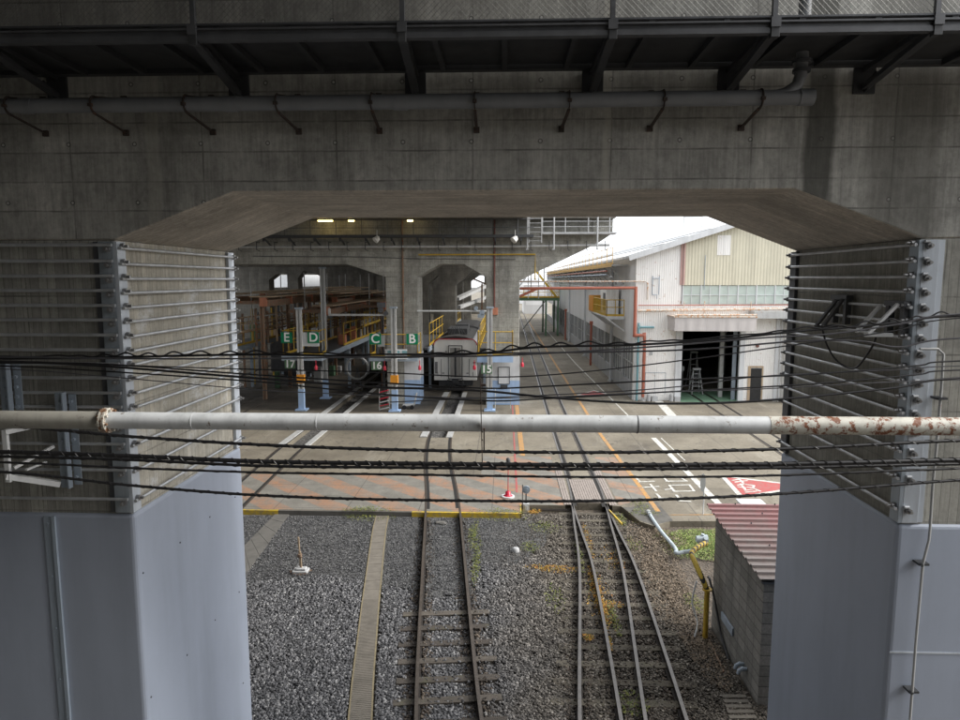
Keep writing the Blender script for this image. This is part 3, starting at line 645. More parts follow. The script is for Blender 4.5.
def strokes(segs,w,name,z):
    m=MB()
    for s in segs:
        for (a,b) in zip(s,s[1:]):
            a,b=P(a[0],a[1],Z=0),P(b[0],b[1],Z=0); a.z=b.z=z; d=(b-a).normalized(); n=Vector((-d.y,d.x,0))*w/2; a2=a-d*w*.4;b3=b+d*w*.4
            m.add([a2-n,b3-n,b3+n,a2+n],[(0,1,2,3)]); z+=.0004
    return struct(name,m,M['p_wh'])
U=lambda x,y:(630+x/5.647,465+y/5.647)
strokes([[U(75,128),U(160,122)],[U(115,110),U(148,148)],[U(222,115),U(335,113),U(362,148),U(250,150)],[U(222,115),U(250,150)],[U(235,136),U(200,140)],
 [U(38,78),U(60,97)],[U(50,97),U(135,93)],[U(195,78),U(215,95)],[U(205,93),U(320,92)],[U(290,75),U(320,92)],[U(150,165),U(180,195)],[U(165,188),U(225,190)],[U(262,172),U(285,200)],[U(275,204),U(340,208)]],.085,'white_road_lettering',.009)
strokes([[U(580,88),U(620,82)],[U(595,98),U(660,90)],[U(615,80),U(640,104)],[U(610,115),U(640,110)],[U(612,125),U(650,130)],[U(625,108),U(650,140)],[U(655,112),U(700,118),U(695,130),U(665,128)],[U(650,146),U(690,140)],[U(700,135),U(735,150)],[U(655,156),U(715,150)]],.085,'white_road_lettering',.014)
# ---- rails
def railmesh(pts,w=.065,gap=True):
    """rail head and web/foot along a polyline; top at z=0"""
    head=MB();body=MB()
    for nm,(hw,z0,z1),m in (('h',(w/2,-.006,.012),head),('b',(w/2-.001,-.045,-.007),body),('w',(.012,-.15,-.045),body),('f',(.063,-.175,-.15),body)):
        rings=[]
        for i,p in enumerate(pts):
            a=pts[max(i-1,0)];c=pts[min(i+1,len(pts)-1)]; d=Vector((c[0]-a[0],c[1]-a[1],0)).normalized(); n=Vector((d.y,-d.x,0))*hw
            q=Vector((p[0],p[1],0)); rings.append([q-n+Vector((0,0,z0)),q+n+Vector((0,0,z0)),q+n+Vector((0,0,z1)),q-n+Vector((0,0,z1))])
        vs=[v for r in rings for v in r]; fs=[(3,2,1,0),tuple((len(rings)-1)*4+k for k in range(4))]
        for i in range(len(rings)-1):
            for k in range(4): fs.append((i*4+k,i*4+(k+1)%4,i*4+4+(k+1)%4,i*4+4+k))
        m.add(vs,fs)
    return head,body
def spl(px): return [ (v.x,v.y) for v in smooth([Vector((x,y,0)) for x,y in px],6)]
def off(pts,o):
    out=[]
    for i,p in enumerate(pts):
        a=pts[max(i-1,0)];c=pts[min(i+1,len(pts)-1)]; d=Vector((c[0]-a[0],c[1]-a[1])).normalized(); out.append((p[0]+d.y*o,p[1]-d.x*o))
    return out
G2=.56
def rail(parent,pts,headmat,name='rail'):
    h,b=railmesh(pts); r=obj(name,b,M['rail'],parent); obj('rail_head',h,headmat,r)
def groove(parent,pts,w=.17,z=.0045):
    m=MB()
    for a,b in zip(pts,pts[1:]):
        a,b=Vector((a[0],a[1],z)),Vector((b[0],b[1],z)); d=(b-a).normalized(); n=Vector((-d.y,d.x,0))*w/2
        m.add([a-n,b-n,b+n,a+n],[(0,1,2,3)])
    obj('flangeway',m,M['slot'],parent)
T1=spl([(.0,5.0),(-.42,8),(-.93,10.6),(-1.56,16.6),(-2.12,22.1),(-2.75,27),(-3.1,31.4),(-3.25,38),(-3.3,46),(-3.3,75)])
t1=thing('railway_track','curving single track with dark sleepers in grey ballast, leading to the white coach','railway track',(0,12,-.2))
for s in(-1,1): rail(t1,off(T1,s*G2),M['railb'])
gr=[p for p in T1 if p[1]>20.9]
for s in(-1,1): groove(t1,off(gr,s*(G2-.06)),.15)
def at_len(pts,y):
    for a,b in zip(pts,pts[1:]):
        if a[1]<=y<=b[1]:
            f=(y-a[1])/(b[1]-a[1]); return a[0]+(b[0]-a[0])*f, Vector((b[0]-a[0],b[1]-a[1])).normalized()
y=5.6
while y<15.0:
    x,d=at_len(T1,y); n=Vector((d.y,-d.x,0)); c=Vector((x,y,-.178)); j=random.uniform(-.04,.04)
    obj('sleeper',MB().bar(c-n*(1.0+j),c+n*(1.0-j),.19,.10),M['sleep'],t1,.008); y+=.64
pd=MB().box(-4.05,-3.71,31.2,44,0.004,.05).box(-2.79,-2.5,31.2,44,.004,.03); obj('pit_rim',pd,M['steelw'],t1)
# turnout
Tc=[(2.94,23.2),(2.95,30),(3.0,40),(3.1,60),(3.4,100),(3.9,180)]
T2=spl([(1.55,5.5),(1.72,8),(1.87,10.6),(2.53,16.6),(2.74,20),(2.86,21.9),(2.92,23.2),(2.95,26),(2.97,40),(3.1,60),(3.4,100),(3.9,180)])
T3=spl([(2.05,5.5),(2.35,8),(2.58,10.6),(2.90,16.6),(2.89,19.3),(2.86,21.9)])
t2_=thing('railway_turnout','pair of shiny rails splitting into two tracks over mossy wooden sleepers, centre of the yard','railway track',(2.4,14,-.2))
for s in(-1,1): rail(t2_,off(T2,s*G2),M['railh'])
for s in(-1,1): rail(t2_,off(T3,s*G2),M['railh'],'branch_rail')
gr=[p for p in T2 if p[1]>21.6]
for s in(-1,1):
    groove(t2_,off(gr,s*(G2-.07)),.15)
    h,b=railmesh([p for p in off(T2,s*(G2-.17)) if 21.9<p[1]<110],.045); obj('guard_rail',h,M['railb'],t2_)
y=5.8
while y<21.4:
    x2,d=at_len(T2,y); r3=at_len(T3,y); x3=r3[0]; j=random.uniform(-.08,.08)
    c0=Vector((min(x2,x3)-1.02+j,y,-.178)); c1=Vector((max(x2,x3)+1.02+random.uniform(-.15,.05),y-.0,-.178))
    obj('sleeper',MB().bar(c0,c1,.20,.10),M['sleep2'] if y>8 else M['sleep'],t2_,.01); y+=.62
# crossing panel between rails
cpnl=MB()
for k in range(11): cpnl.box(2.44+k*.083,2.44+k*.083+.07,21.97,24.6,.006,.022)
obj('crossing_panel',cpnl,M['panel'],t2_)
sb2=MB()
for s in(-1,1):
    for k in range(3): sb2.box(2.9+s*.64+s*k*.085,2.9+s*.64+s*(k*.085+.07),21.75,26.5,.005,.016)
obj('edge_board',sb2,M['panel'],t2_)
# tracks 16 and 17 and the workshop track
def emb(name,label,pts,hm='railb',g=G2):
    t=thing(name,label,'railway track',(pts[0][0],pts[0][1],0))
    for s in(-1,1): rail(t,off(pts,s*g),M[hm]); groove(t,off(pts,s*(g-.06)),.15)
    return t
e16=emb('railway_track','paved-in track entering the dark hall between the signs D and C',spl([(-9.2,20.9),(-9.45,26),(-9.58,31),(-9.58,45),(-9.58,75)]))
obj('pit_rim',MB().box(-10.35,-10.06,29,55,.004,.05).box(-9.1,-8.85,29,55,.004,.05),M['steelw'],e16)
e17=emb('railway_track','paved-in track at the far left, half hidden beyond the sign E',spl([(-15.2,23),(-15.3,30),(-15.4,45),(-15.4,75)]))
w0,w1=P(684,385,Z=0),P(736,418,Z=0); dd=(w0-w1)
emb('railway_track','thin rails running diagonally into the workshop doorway over green floor',[(w1.x-dd.x*-.0-dd.x*1.0,w1.y-dd.y*1.0),(w1.x,w1.y),(w0.x,w0.y),(w0.x+dd.x*.6,w0.y+dd.y*.8)],'railb')
# ---- cable trough path
tp=[(360,722),(363,680),(367,640),(370.5,605),(374,575),(377.5,545),(380,527),(383,514)]
tc=[P(x,y,Z=-.16) for x,y in tp]; tc=[tc[0]+(tc[0]-tc[1])*4]+tc
tpts=spl([(p.x,p.y) for p in tc])
tr=thing('cable_trough','long ribbed cable trough with yellow edges curving through dark ballast left of the track','cable trough',(tc[2].x,tc[2].y,-.2))
m1=MB();m2=MB();L_=[0]
for a,b in zip(tpts,tpts[1:]): L_.append(L_[-1]+math.hypot(b[0]-a[0],b[1]-a[1]))
t=0;i=0;ysm=P(371,600,Z=-.15).y
while t<L_[-1]-.05:
    while L_[i+1]<t:i+=1
    f=(t-L_[i])/(L_[i+1]-L_[i]); a3=Vector((*tpts[i],-.15)); b3=Vector((*tpts[i+1],-.15)); c=a3.lerp(b3,f); d=(b3-a3).normalized(); n=Vector((d.y,-d.x,0))
    st=.052 if c.y<ysm else .5; c2_=c+d*st/2
    m1.bar(c2_-n*.185,c2_+n*.185,st-.012,.05-(.0 if st<.1 else .008)); t+=st
for a,b in zip(tpts,tpts[1:]):
    a3,b3=Vector((a[0],a[1],-.15)),Vector((b[0],b[1],-.15)); d=(b3-a3).normalized(); n=Vector((d.y,-d.x,0))
    for e in(-1,1): m2.bar(a3+n*.2*e+Vector((0,0,.006)),b3+n*.2*e+Vector((0,0,.006)),.03,.04)
obj('ribbed_cover',m1,M['pathc'],tr); obj('yellow_edge',m2,M['pathy'],tr)
m3=MB(); a,b=Vector((-7.15,20.7,-.17)),Vector((-7.0,15.5,-.17))
sl=thing('slab_path','plain grey concrete slab path at the far left of the ballast','path slabs',(-7.2,18,-.2))
m3=MB(); qa=[P(x,y,Z=-.17) for x,y in((276,513),(290,513),(243,580),(243,548))]; qa=[P(x,y,Z=-.12) for x,y in((276,513),(290,513),(243,580),(243,548))]
qa[2]=P(228,598,Z=-.12); qa[3]=P(228,562,Z=-.12)
for k in range(7):
    f0,f1=k/7+.002,(k+1)/7-.002
    A,B=qa[0].lerp(qa[3],f0),qa[1].lerp(qa[2],f0); Cc,D=qa[1].lerp(qa[2],f1),qa[0].lerp(qa[3],f1)
    vs=[A,B,Cc,D]; m3.add([v for v in vs]+[v-Vector((0,0,.05)) for v in vs],[(0,3,2,1),(0,1,5,4),(1,2,6,5),(2,3,7,6),(3,0,4,7)])
obj('slab',m3,M['lid'],sl)
for p in sl.children[0].data.polygons: pass
# small stepped cover by the shed
q0=[P(722,697,Z=-.15),P(746,697,Z=-.15),P(765,735,Z=-.15),P(735,735,Z=-.15)]
m4=MB()
for k in range(7):
    A,B=q0[0].lerp(q0[3],k/7),q0[1].lerp(q0[2],k/7); m4.bar(A,B,.09,.05)
solo('ribbed_cover_slab',m4,M['pathc'],'short ribbed concrete cover in the gravel in front of the block shed','cover slab')
# fines (smooth grey patches)
def blob(pts,z,mat,name):
    n=len(pts); out=[]
    for i in range(n):
        a,b=Vector(pts[i]),Vector(pts[(i+1)%n])
        for k in range(8):
            q=a.lerp(b,k/8); out.append((q.x+random.uniform(-.09,.09),q.y+random.uniform(-.09,.09)))
    return flat(out,z,mat,name)
def pz(x,y): v=P(x,y,Z=-.15); return (v.x,v.y)
blob([pz(x,y) for x,y in((235,583),(330,572),(395,578),(420,596),(480,590),(478,535),(500,525),(560,530),(545,560),(480,575),(478,512),(235,512))] if False else [pz(x,y) for x,y in((225,583),(330,575),(418,592),(421,545),(421,513),(225,511))],-.155,'fines','fine_gravel')
blob([pz(x,y) for x,y in((427,598),(475,593),(461,530),(459,514),(427,513))],-.154,'fines','fine_gravel')
blob([pz(x,y) for x,y in((466,560),(515,565),(545,545),(550,525),(500,515),(462,515))],-.153,'fines','fine_gravel')
# ---- ballast stones (uncountable)
def inpoly(x,y,poly):
    c=False;n=len(poly);j=n-1
    for i in range(n):
        xi,yi=poly[i];xj,yj=poly[j]
        if (yi>y)!=(yj>y) and x<(xj-xi)*(y-yi)/(yj-yi)+xi: c=not c
        j=i
    return c
FP=[[pz(x,y) for x,y in((225,583),(330,575),(418,592),(421,545),(421,513),(225,511))],[pz(x,y) for x,y in((427,598),(475,593),(461,530),(459,514),(427,513))],[pz(x,y) for x,y in((466,560),(515,565),(545,545),(550,525),(500,515),(462,515))]]
trx=lambda y:next((a[0]+(b[0]-a[0])*(y-a[1])/(b[1]-a[1]) for a,b in zip(tpts,tpts[1:]) if min(a[1],b[1])<=y<=max(a[1],b[1])),None)
import numpy as np
rng=np.random.default_rng(3)
V=[];MI=[];Fc=[];nv=0;cnt=0
base=np.array([(1,0,0),(-1,0,0),(0,1,0),(0,-1,0),(0,0,1),(0,0,-1)],float)
oct_=[(0,2,4),(2,1,4),(1,3,4),(3,0,4),(2,0,5),(1,2,5),(3,1,5),(0,3,5)]
cube=np.array([(-1,-1,-1),(1,-1,-1),(1,1,-1),(-1,1,-1),(-1,-1,1),(1,-1,1),(1,1,1),(-1,1,1)],float)*.62
cf=[(0,3,2,1),(4,5,6,7),(0,1,5,4),(1,2,6,5),(2,3,7,6),(3,0,4,7)]
tries=0
while cnt<135000 and tries<300000:
    tries+=1
    y=9.0+12.2*rng.random()**1.15; x=-.46*y-.6+rng.random()*(.92*y+.7)
    if y>20.75 and not(.55<x<3.9): continue
    if y>21.6: continue
    if x>4.55 and y>11.45: continue
    infine=any(inpoly(x,y,p) for p in FP)
    if infine and rng.random()<.35: continue
    tx=trx(y)
    if tx is not None and abs(x-tx)<.25: continue
    v=at_len(T1,y); near=False
    s1_=((y-5.6)%.64); onsl1=(abs(x-v[0])<1.0 and (s1_<.09 or s1_>.55) and y<15)
    s2=((y-5.8)%.62); xx=at_len(T2,y)[0]; onsl2=(xx-1.0<x<xx+1.6 and (s2<.09 or s2>.53))
    if (onsl1 or onsl2) and rng.random()<(.84 if onsl1 else .45): continue
    x3_=at_len(T3,y)[0] if y<21.8 else xx
    if min(abs(abs(x-v[0])-G2),abs(abs(x-xx)-G2),abs(abs(x-x3_)-G2))<.085: continue
    if x<-6 and y>15 and inpoly(x,y,[(p.x,p.y) for p in qa]): continue
    sc=(.0255 if not infine else .013)*(.55+.9*rng.random())
    if x>2.: sc*=.8
    jit=cube*(1+rng.uniform(-.38,.38,(8,3)))*np.array([1,.8,.7])*sc*1.25
    a,b_,c=rng.random(3)*6.28
    Rz=np.array([[math.cos(a),-math.sin(a),0],[math.sin(a),math.cos(a),0],[0,0,1]]); Rx=np.array([[1,0,0],[0,math.cos(b_),-math.sin(b_)],[0,math.sin(b_),math.cos(b_)]])
    zz=-.172+rng.random()*.03+(.022 if infine else 0)-(.02 if abs(x-v[0])<1. and not onsl1 and not infine else -.012 if onsl2 or onsl1 else 0)
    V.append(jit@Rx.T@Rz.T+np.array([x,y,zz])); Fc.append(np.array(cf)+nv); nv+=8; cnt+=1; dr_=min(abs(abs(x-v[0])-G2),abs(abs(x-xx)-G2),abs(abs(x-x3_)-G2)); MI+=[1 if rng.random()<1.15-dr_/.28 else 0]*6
V=np.concatenate(V);Fc=np.concatenate(Fc)
me=bpy.data.meshes.new('ballast_stones'); me.vertices.add(len(V)); me.vertices.foreach_set('co',V.ravel()); me.loops.add(Fc.size); me.loops.foreach_set('vertex_index',Fc.ravel().astype(np.int32)); me.polygons.add(len(Fc)); me.polygons.foreach_set('loop_start',np.arange(0,Fc.size,4,dtype=np.int32)); me.update(calc_edges=True); me.materials.append(M['stone']); me.materials.append(M['stone_shade']); me.polygons.foreach_set('material_index',np.array(MI,dtype=np.int32))
o=bpy.data.objects.new('ballast_gravel',me); C.objects.link(o); o['kind']='stuff'; o['label']='loose grey and brown ballast stones around the tracks'
# ---- weeds, moss, vines
def scatter(name,spots,mat,n,size,up,label):
    m=MB()
    for (x,y,rx,ry,k) in spots:
        for _ in range(int(n*k)):
            a=random.random()*6.283; r=random.random()**.7; px_=x+rx*r*math.cos(a); py_=y+ry*r*math.sin(a); z=-.16+random.random()*up
            if abs(px_)<12 and py_>20.8 and not (.6<px_<3.9): z+=.16
            s=size*random.uniform(.5,1.4); t=random.random()*6.28; d=Vector((math.cos(t),math.sin(t),random.uniform(.1,.9)))*s; e=Vector((-math.sin(t),math.cos(t),random.uniform(-.3,.3)))*s*.45
            p=Vector((px_,py_,z)); m.add([p,p+d*.5+e,p+d,p+d*.5-e],[(0,1,2,3)])
    o=struct(name,m,M[mat],'stuff'); o['label']=label; return o
def spot(px,py,rx,ry,k=1): v=P(px,py,Z=-.15); return (v.x,v.y,rx,ry,k)
scatter('green_weeds',[spot(477,560,.12,1.6,1.2),spot(474,535,.15,1.2,1),spot(370,517,.9,.5,1),spot(360,516,.6,.35,.8),spot(500,518,1,.4,1),spot(545,528,.5,.5,.8),spot(530,548,.3,.4,.5),spot(555,600,.25,.8,.5),spot(614,620,.1,.8,.6),spot(632,705,.3,.4,.6),spot(620,520,.2,.6,.6),spot(645,520,.5,.6,.9),spot(632,545,.3,.6,.4),spot(695,605,.25,.5,.7),spot(580,560,.1,1.2,.4),spot(640,510,.3,.6,.5)],'weed',420,.035,.08,'small green weeds growing between the rails and along the kerb')
scatter('orange_weeds',[spot(560,570,.55,.25,1.1),spot(545,568,.6,.15,.8),spot(588,540,.12,1.4,.7),spot(596,590,.13,1.4,2.6),spot(600,600,.35,1.6,1.0),spot(612,560,.3,1.,.6),spot(603,612,.12,.8,1.5),spot(608,640,.06,.5,.7),spot(588,639,.12,.14,.5),spot(612,605,.3,.2,.5),spot(580,505,.5,.1,.5),spot(534,511,.25,.3,1.2),spot(555,506,.7,.1,.8)],'oweed',380,.03,.05,'orange dry moss and weeds along the left rail of the turnout')
scatter('grass_patch',[(5.9,18.9,1.1,1.2,9),(5.0,19.4,.6,.5,1.4),(5.0,18.6,.5,.8,.8),(6.9,18.9,1.2,1.3,6)],'grass',1100,.032,.03,'bright green grass behind the block shed')
scatter('dry_vines',[(4.2,18.0,.6,2.6,5),(4.1,15.6,.55,2.5,5),(4.7,19.3,.7,.8,2),(4.15,13.4,.35,1.6,2)],'twig',1000,.038,.05,'tangle of dead brown vines beside the turnout')
# ================================================================== SHED
SX,SY0,SY1=4.61,11.45,14.2
shed=thing('block_shed','small grey cinder block shed with a faded red corrugated roof beside the right column','shed',(5.8,13,-.2))
zn,zf=2.30,2.52
obj('wall',MB().prism([(SY0,-.2),(SY0,zn),(SY1,zf),(SY1,-.2)],SX,7.6,'X'),M['block'],shed,.01)
rf=MB(); n=13; yy0,yy1=SY0-.22,SY1+.15; za=lambda y:zn+.06+(y-SY0)*(zf-zn)/(SY1-SY0)
# ridges run along X, stacked up the slope
prof=[]
pitch=(yy1-yy0)/n
for k in range(n):
    y=yy0+k*pitch
    prof+= [(y,za(y)),(y+pitch*.55,za(y+pitch*.55)),(y+pitch*.63,za(y+pitch*.6)+.045),(y+pitch*.92,za(y+pitch*.9)+.045)]
prof.append((yy1,za(yy1)))
pp=prof+[(a,b-.012) for a,b in prof[::-1]]
# as strips
for (a,b) in zip(prof,prof[1:]):
    x0,x1=SX-.16,7.8
    rf.add([(x0,a[0],a[1]),(x1,a[0],a[1]),(x1,b[0],b[1]),(x0,b[0],b[1]),(x0,a[0],a[1]-.012),(x1,a[0],a[1]-.012),(x1,b[0],b[1]-.012),(x0,b[0],b[1]-.012)],[(0,1,2,3),(4,7,6,5),(0,4,5,1),(1,5,6,2),(2,6,7,3),(3,7,4,0)])
roof=obj('roof',rf,M['redroof'],shed)
bm_=MB()
for k in range(n):
    if k%2: continue
    y=yy0+(k+.77)*pitch
    for x in(5.05+.2*(k%4),5.9,6.7): bm_.tube([(x,y,za(y)+.04),(x,y,za(y)+.075)],.014,6)
obj('roof_bolt',bm_,M['dark'],roof)
obj('gutter_strip',MB().box(SX-.1,7.7,yy0+.03,yy0+.10,zn-.07,zn-.03),M['dark'],shed)
a,b=P(724,616,X=SX),P(732.5,633,X=SX)
obj('vent_cover',MB().box(SX-.04,SX-.004,b.y-.08,a.y+.08,b.z-.02,a.z+.06),M['steelb'],shed,.004)
for k,(x,y) in enumerate(((741,664),(744,669))):
    q=P(x,y,X=SX-.05); obj('pipe_elbow',MB().tube([(SX+.02,q.y,q.z),(SX-.09,q.y,q.z),(SX-.14,q.y,q.z-.03),(SX-.155,q.y,q.z-.10)],.036,14).tube([(SX-.06,q.y,q.z),(SX-.09,q.y,q.z)],.045,14),M['steelb'],shed)
# corner gutter brace
obj('roof_hook',MB().bar((SX+.15,yy0+.03,zn-.03),(SX+.18,SY0-.01,zn-.2),.015),M['rusty'],shed)
# ================================================================== PIPES BY SHED
yp=thing('striped_pipe','yellow and black striped pipe rising from the gravel against the block shed','pipe',(4.37,13.85,-.2))
b0=P(705,640,Y=13.7); 
pts=[Vector((b0.x,13.7,-.2)),Vector((b0.x,13.7,P(705,590,Y=13.7).z)),P(702,578,Y=13.8),P(694,560,Y=14.1),P(692,553,Y=14.3),P(698,547,Y=14.5),P(706,543,Y=14.7)]
obj('lower_pipe',MB().tube(pts[:2],.055,16),M['yellow'],yp)
obj('pipe_flange',MB().tube([pts[1],pts[1]+Vector((0,0,.03))],.10,16),M['yellow'],yp)
def stripes():
    m,nt,b=newmat('hazard_wrap'); X,Y,Z=xyz(nt); t=mth(nt,'FRACT',mth(nt,'DIVIDE',mth(nt,'ADD',mth(nt,'ADD',Y,mth(nt,'MULTIPLY',Z,-1.)),mth(nt,'MULTIPLY',X,.8)),.14))
    L(nt,mix(nt,mth(nt,'LESS_THAN',t,.42),(.52,.37,.05),(.03,.03,.03)),b.inputs['Base Color']); b.inputs['Roughness'].default_value=.6; return m
M['hazard']=stripes()
obj('striped_wrap',MB().tube(smooth(pts[1:],5),.058,14),M['hazard'],yp)
wp=thing('white_pipe','pale blue-white drain pipe lying from the yard edge to the shed corner','pipe',(4.6,18,-.1))
pw=[P(648,512,Z=.05),P(660,530,Z=.02),P(675,548,Z=-.02),P(676,553,Z=-.02),P(684,552,Z=.0),P(694,550,Z=.1),P(703,541,Z=.35),P(706,538,Z=.5)]
obj('pipe_run',MB().tube(smooth(pw,4),.055,16),M['drainp'],wp)
obj('pipe_joint',MB().tube([pw[0],pw[0].lerp(pw[1],.06)],.085,16).tube([pw[0].lerp(pw[1],.14),pw[0].lerp(pw[1],.19)],.078,16),M['steelw'],wp)
q=P(702,541,Z=.35); obj('valve_body',MB().tube([q-Vector((.16,0,-.05)),q+Vector((.14,0,.05))],[.09,.13,][:2],14).tube([q+Vector((.0,0,.0)),q+Vector((.02,0,.2))],.05,12),M['drainp'],wp)
hz=[P(703,600,Y=14.0),P(700,606,Y=13.9),P(697,616,Y=13.8)]
solo('white_hose',MB().tube(smooth([Vector((4.25,14.2,.9)),Vector((4.15,14.1,.45)),Vector((4.22,13.9,.1)),Vector((4.1,13.7,-.15))]),.02,8),M['wpaint'],'thin white hose hanging down beside the striped pipe','hose')
solo('black_hose',MB().tube(smooth([Vector((4.56,14.4,.9)),Vector((4.5,14.1,1.0)),Vector((4.55,13.8,.6)),Vector((4.57,13.4,.1)),Vector((4.57,12.9,-.15))]),.025,8),M['cable'],'black hose looped along the foot of the block shed wall','hose')
solo('loose_pipe',MB().tube([P(705,632,Z=-.14),P(724,672,Z=-.14)],.022,8),M['rustpole'],'thin rusty pipe lying in the gravel in front of the striped pipe','pipe')
# ================================================================== YARD FURNITURE
q=P(508,497,Z=0)
st=thing('stop_marker','crimson stop marker with a thin red staff on a round pale base','marker stand',(q.x,q.y,0))
def disc(c,r,z0,z1,n=24): return MB().tube([(c.x,c.y,z0),(c.x,c.y,z1)],r,n)
obj('base_disc',disc(q,.23,.004,.05),M['wpaint'],st)
obj('red_body',MB().tube([(q.x,q.y,.05),(q.x,q.y,.07),(q.x,q.y,.10),(q.x,q.y,.20),(q.x,q.y,.22)],[.16,.14,.10,.085,.03],20),M['redlamp'],st)
obj('staff',MB().tube([(q.x,q.y,.2),(q.x,q.y,1.2)],.014,8),M['redlamp'],st)
obj('top_lamp',MB().tube([(q.x,q.y,1.15),(q.x,q.y,1.2),(q.x,q.y,1.36),(q.x,q.y,1.40)],[.05,.075,.075,.03],12),M['dark'],st)

x,y=.73,21.55
sg=thing('switch_stand','small grey switch stand with a round target between the yellow kerb and the turnout','switch stand',(x,y,-.2))
obj('base_box',MB().box(x-.10,x+.10,y-.12,y+.05,-.2,.12).box(x-.05,x+.05,y-.14,y-.12,-.1,.08),M['steelw'],sg,.01)
obj('post',MB().tube([(x,y,.1),(x,y,.55)],.022,8).tube([(x-.12,y,-.1),(x-.12,y,.75)],.014,8),M['dark'],sg)
obj('target_disc',MB().tube([(x-.0,y-.03,.58),(x,y+.03,.58)],.13,18).tube([(x,y-.05,.58),(x,y-.03,.58)],.07,14),M['steelb'],sg)
obj('switch_rod',MB().tube([(x,y,-.12),(2.3,y,-.12)],.018,6).tube([(x+.1,y+.08,-.11),(2.3,y+.08,-.11)],.014,6),M['rail'],sg)
q=P(515.6,550,Z=-.1)
m=MB()
rr=[(.08,-.02),(.12,.0),(.115,.07),(.10,.12),(.09,.15),(.05,.165)]
m.tube([(q.x,q.y,-.19+z) for r,z in rr],[max(r,.01) for r,z in rr],14)
solo('marker_stone',m,M['plinth'],'small round white-painted marker stone in the gravel between the tracks','marker stone')
q=P(437+4,523.5,Z=-.15); 
solo('concrete_lump',MB().box(q.x-.16,q.x+.12,q.y-.09,q.y+.09,-.18,-.09).box(q.x-.02,q.x+.18,q.y-.12,q.y+.05,-.18,-.11),M['lid'],'pale concrete lump lying between the rails just before the yellow kerb','stone',bevel=.02)
# post in ballast
q=P(301,573,Z=-.16)
po=thing('stake_post','thin yellowish stake standing in a broken concrete block in the dark ballast','stake',(q.x,q.y,-.2))
obj('stake',MB().bar((q.x,q.y,-.1),(q.x-.04,q.y,.82),.035,.03).bar((q.x+.03,q.y-.02,-.1),(q.x+.0,q.y,.42),.03,.03),M['tan'],po)
obj('clamp',MB().tube([(q.x-.01,q.y,.28),(q.x-.01,q.y,.36)],.055,10).bar((q.x-.09,q.y,.31),(q.x+.05,q.y-.04,.29),.03),M['rustpole'],po)
obj('concrete_foot',MB().box(q.x-.2,q.x+.2,q.y-.14,q.y+.14,-.19,-.06).box(q.x-.11,q.x+.15,q.y-.10,q.y+.08,-.06,-.0),M['plinth'],po,.02)
w=MB()
for k in range(26):
    t=random.random()*6.28; w.bar((q.x+random.uniform(-.2,.2),q.y+random.uniform(-.15,.1),-.12),(q.x+.3*math.cos(t),q.y+.2*math.sin(t),-.14+.06*random.random()),.008)
obj('loose_wire',w,M['rustpole'],po)
# sign post seen edge on
q=P(703,514,Z=0)
sp_=thing('sign_post','slim white post with a grey oval plate beside the green grass','sign post',(q.x,q.y,0))
obj('post',MB().tube([(q.x,q.y,0),(q.x,q.y,1.0)],.022,10),M['wpaint'],sp_)
ov=[(q.x-.05+.14*math.cos(t)*.6,1.05+.3*math.sin(t)) for t in [k*math.pi/10 for k in range(20)]]
obj('plate',MB().prism(ov,q.y-.03,q.y-.01,'Y'),M['plinth'],sp_)
q=P(748,520,Z=0)
solo('equipment_box',MB().box(7.55,8.25,20.7,21.2,0,.42).box(7.5,8.3,20.65,21.25,.42,.46),M['wpaint'],'small pale equipment box on the pavement behind the red shed roof','box',bevel=.01)
a,b=P(607,508,Z=.04),P(622,524,Z=.04)
solo('yellow_bar',MB().bar(a.lerp(b,.15),b,.045,.05),M['p_yel'],'worn yellow bar edging the asphalt patch beside the turnout','edge bar')
# ================================================================== FAR VIADUCT
fv=thing('railway_viaduct','far concrete railway viaduct roofing the depot hall behind the lettered signs','viaduct',(-3,39.7,0))
YA,YB2=39.7,41.9
def colpart(x0,x1,z1,ya=YA,yb=YB2,mat='far'):
    return obj('column',MB().box(x0,x1,ya,yb,0,z1),M[mat],fv,.03)
c1=colpart(-7.1,-5.18,7.68); c2=colpart(-1.13,.85,7.44); c0=colpart(-21.5,-19.4,7.68)
# bent beam with haunches and curved cantilever
curve=[(.85,7.44),(1.9,7.98),(3.2,8.58),(4.5,9.2),(5.5,9.7),(6.25,10.2)]
prof=[(-30,11.0),(-30,8.44),(-23,8.44),(-21.5,7.68),(-19.4,7.68),(-17.3,8.44),(-9.4,8.44),(-7.1,7.68),(-5.18,7.68),(-3.85,8.44),(-2.45,8.44),(-1.13,7.68),(-1.13,7.44)]+curve+[(6.25,11.0)]
obj('cross_beam',MB().prism(prof,YA,YB2,'Y'),M['far'],fv,.02)
obj('deck',MB().box(-30,1.0,35.5,150,11.003,12.2).box(1.003,6.25,38.6,43,11.003,12.2),M['fard'],fv)  # unseen front overhang added to shade the beam; right edge cut back for light
# vertical fins under the cantilever edge
for k in range(5):
    x=2.1+k*.75; obj('beam_rib',MB().box(x,x+.12,YA-.06,YA-.002,9.0+.25*k,10.9),M['far'],fv)
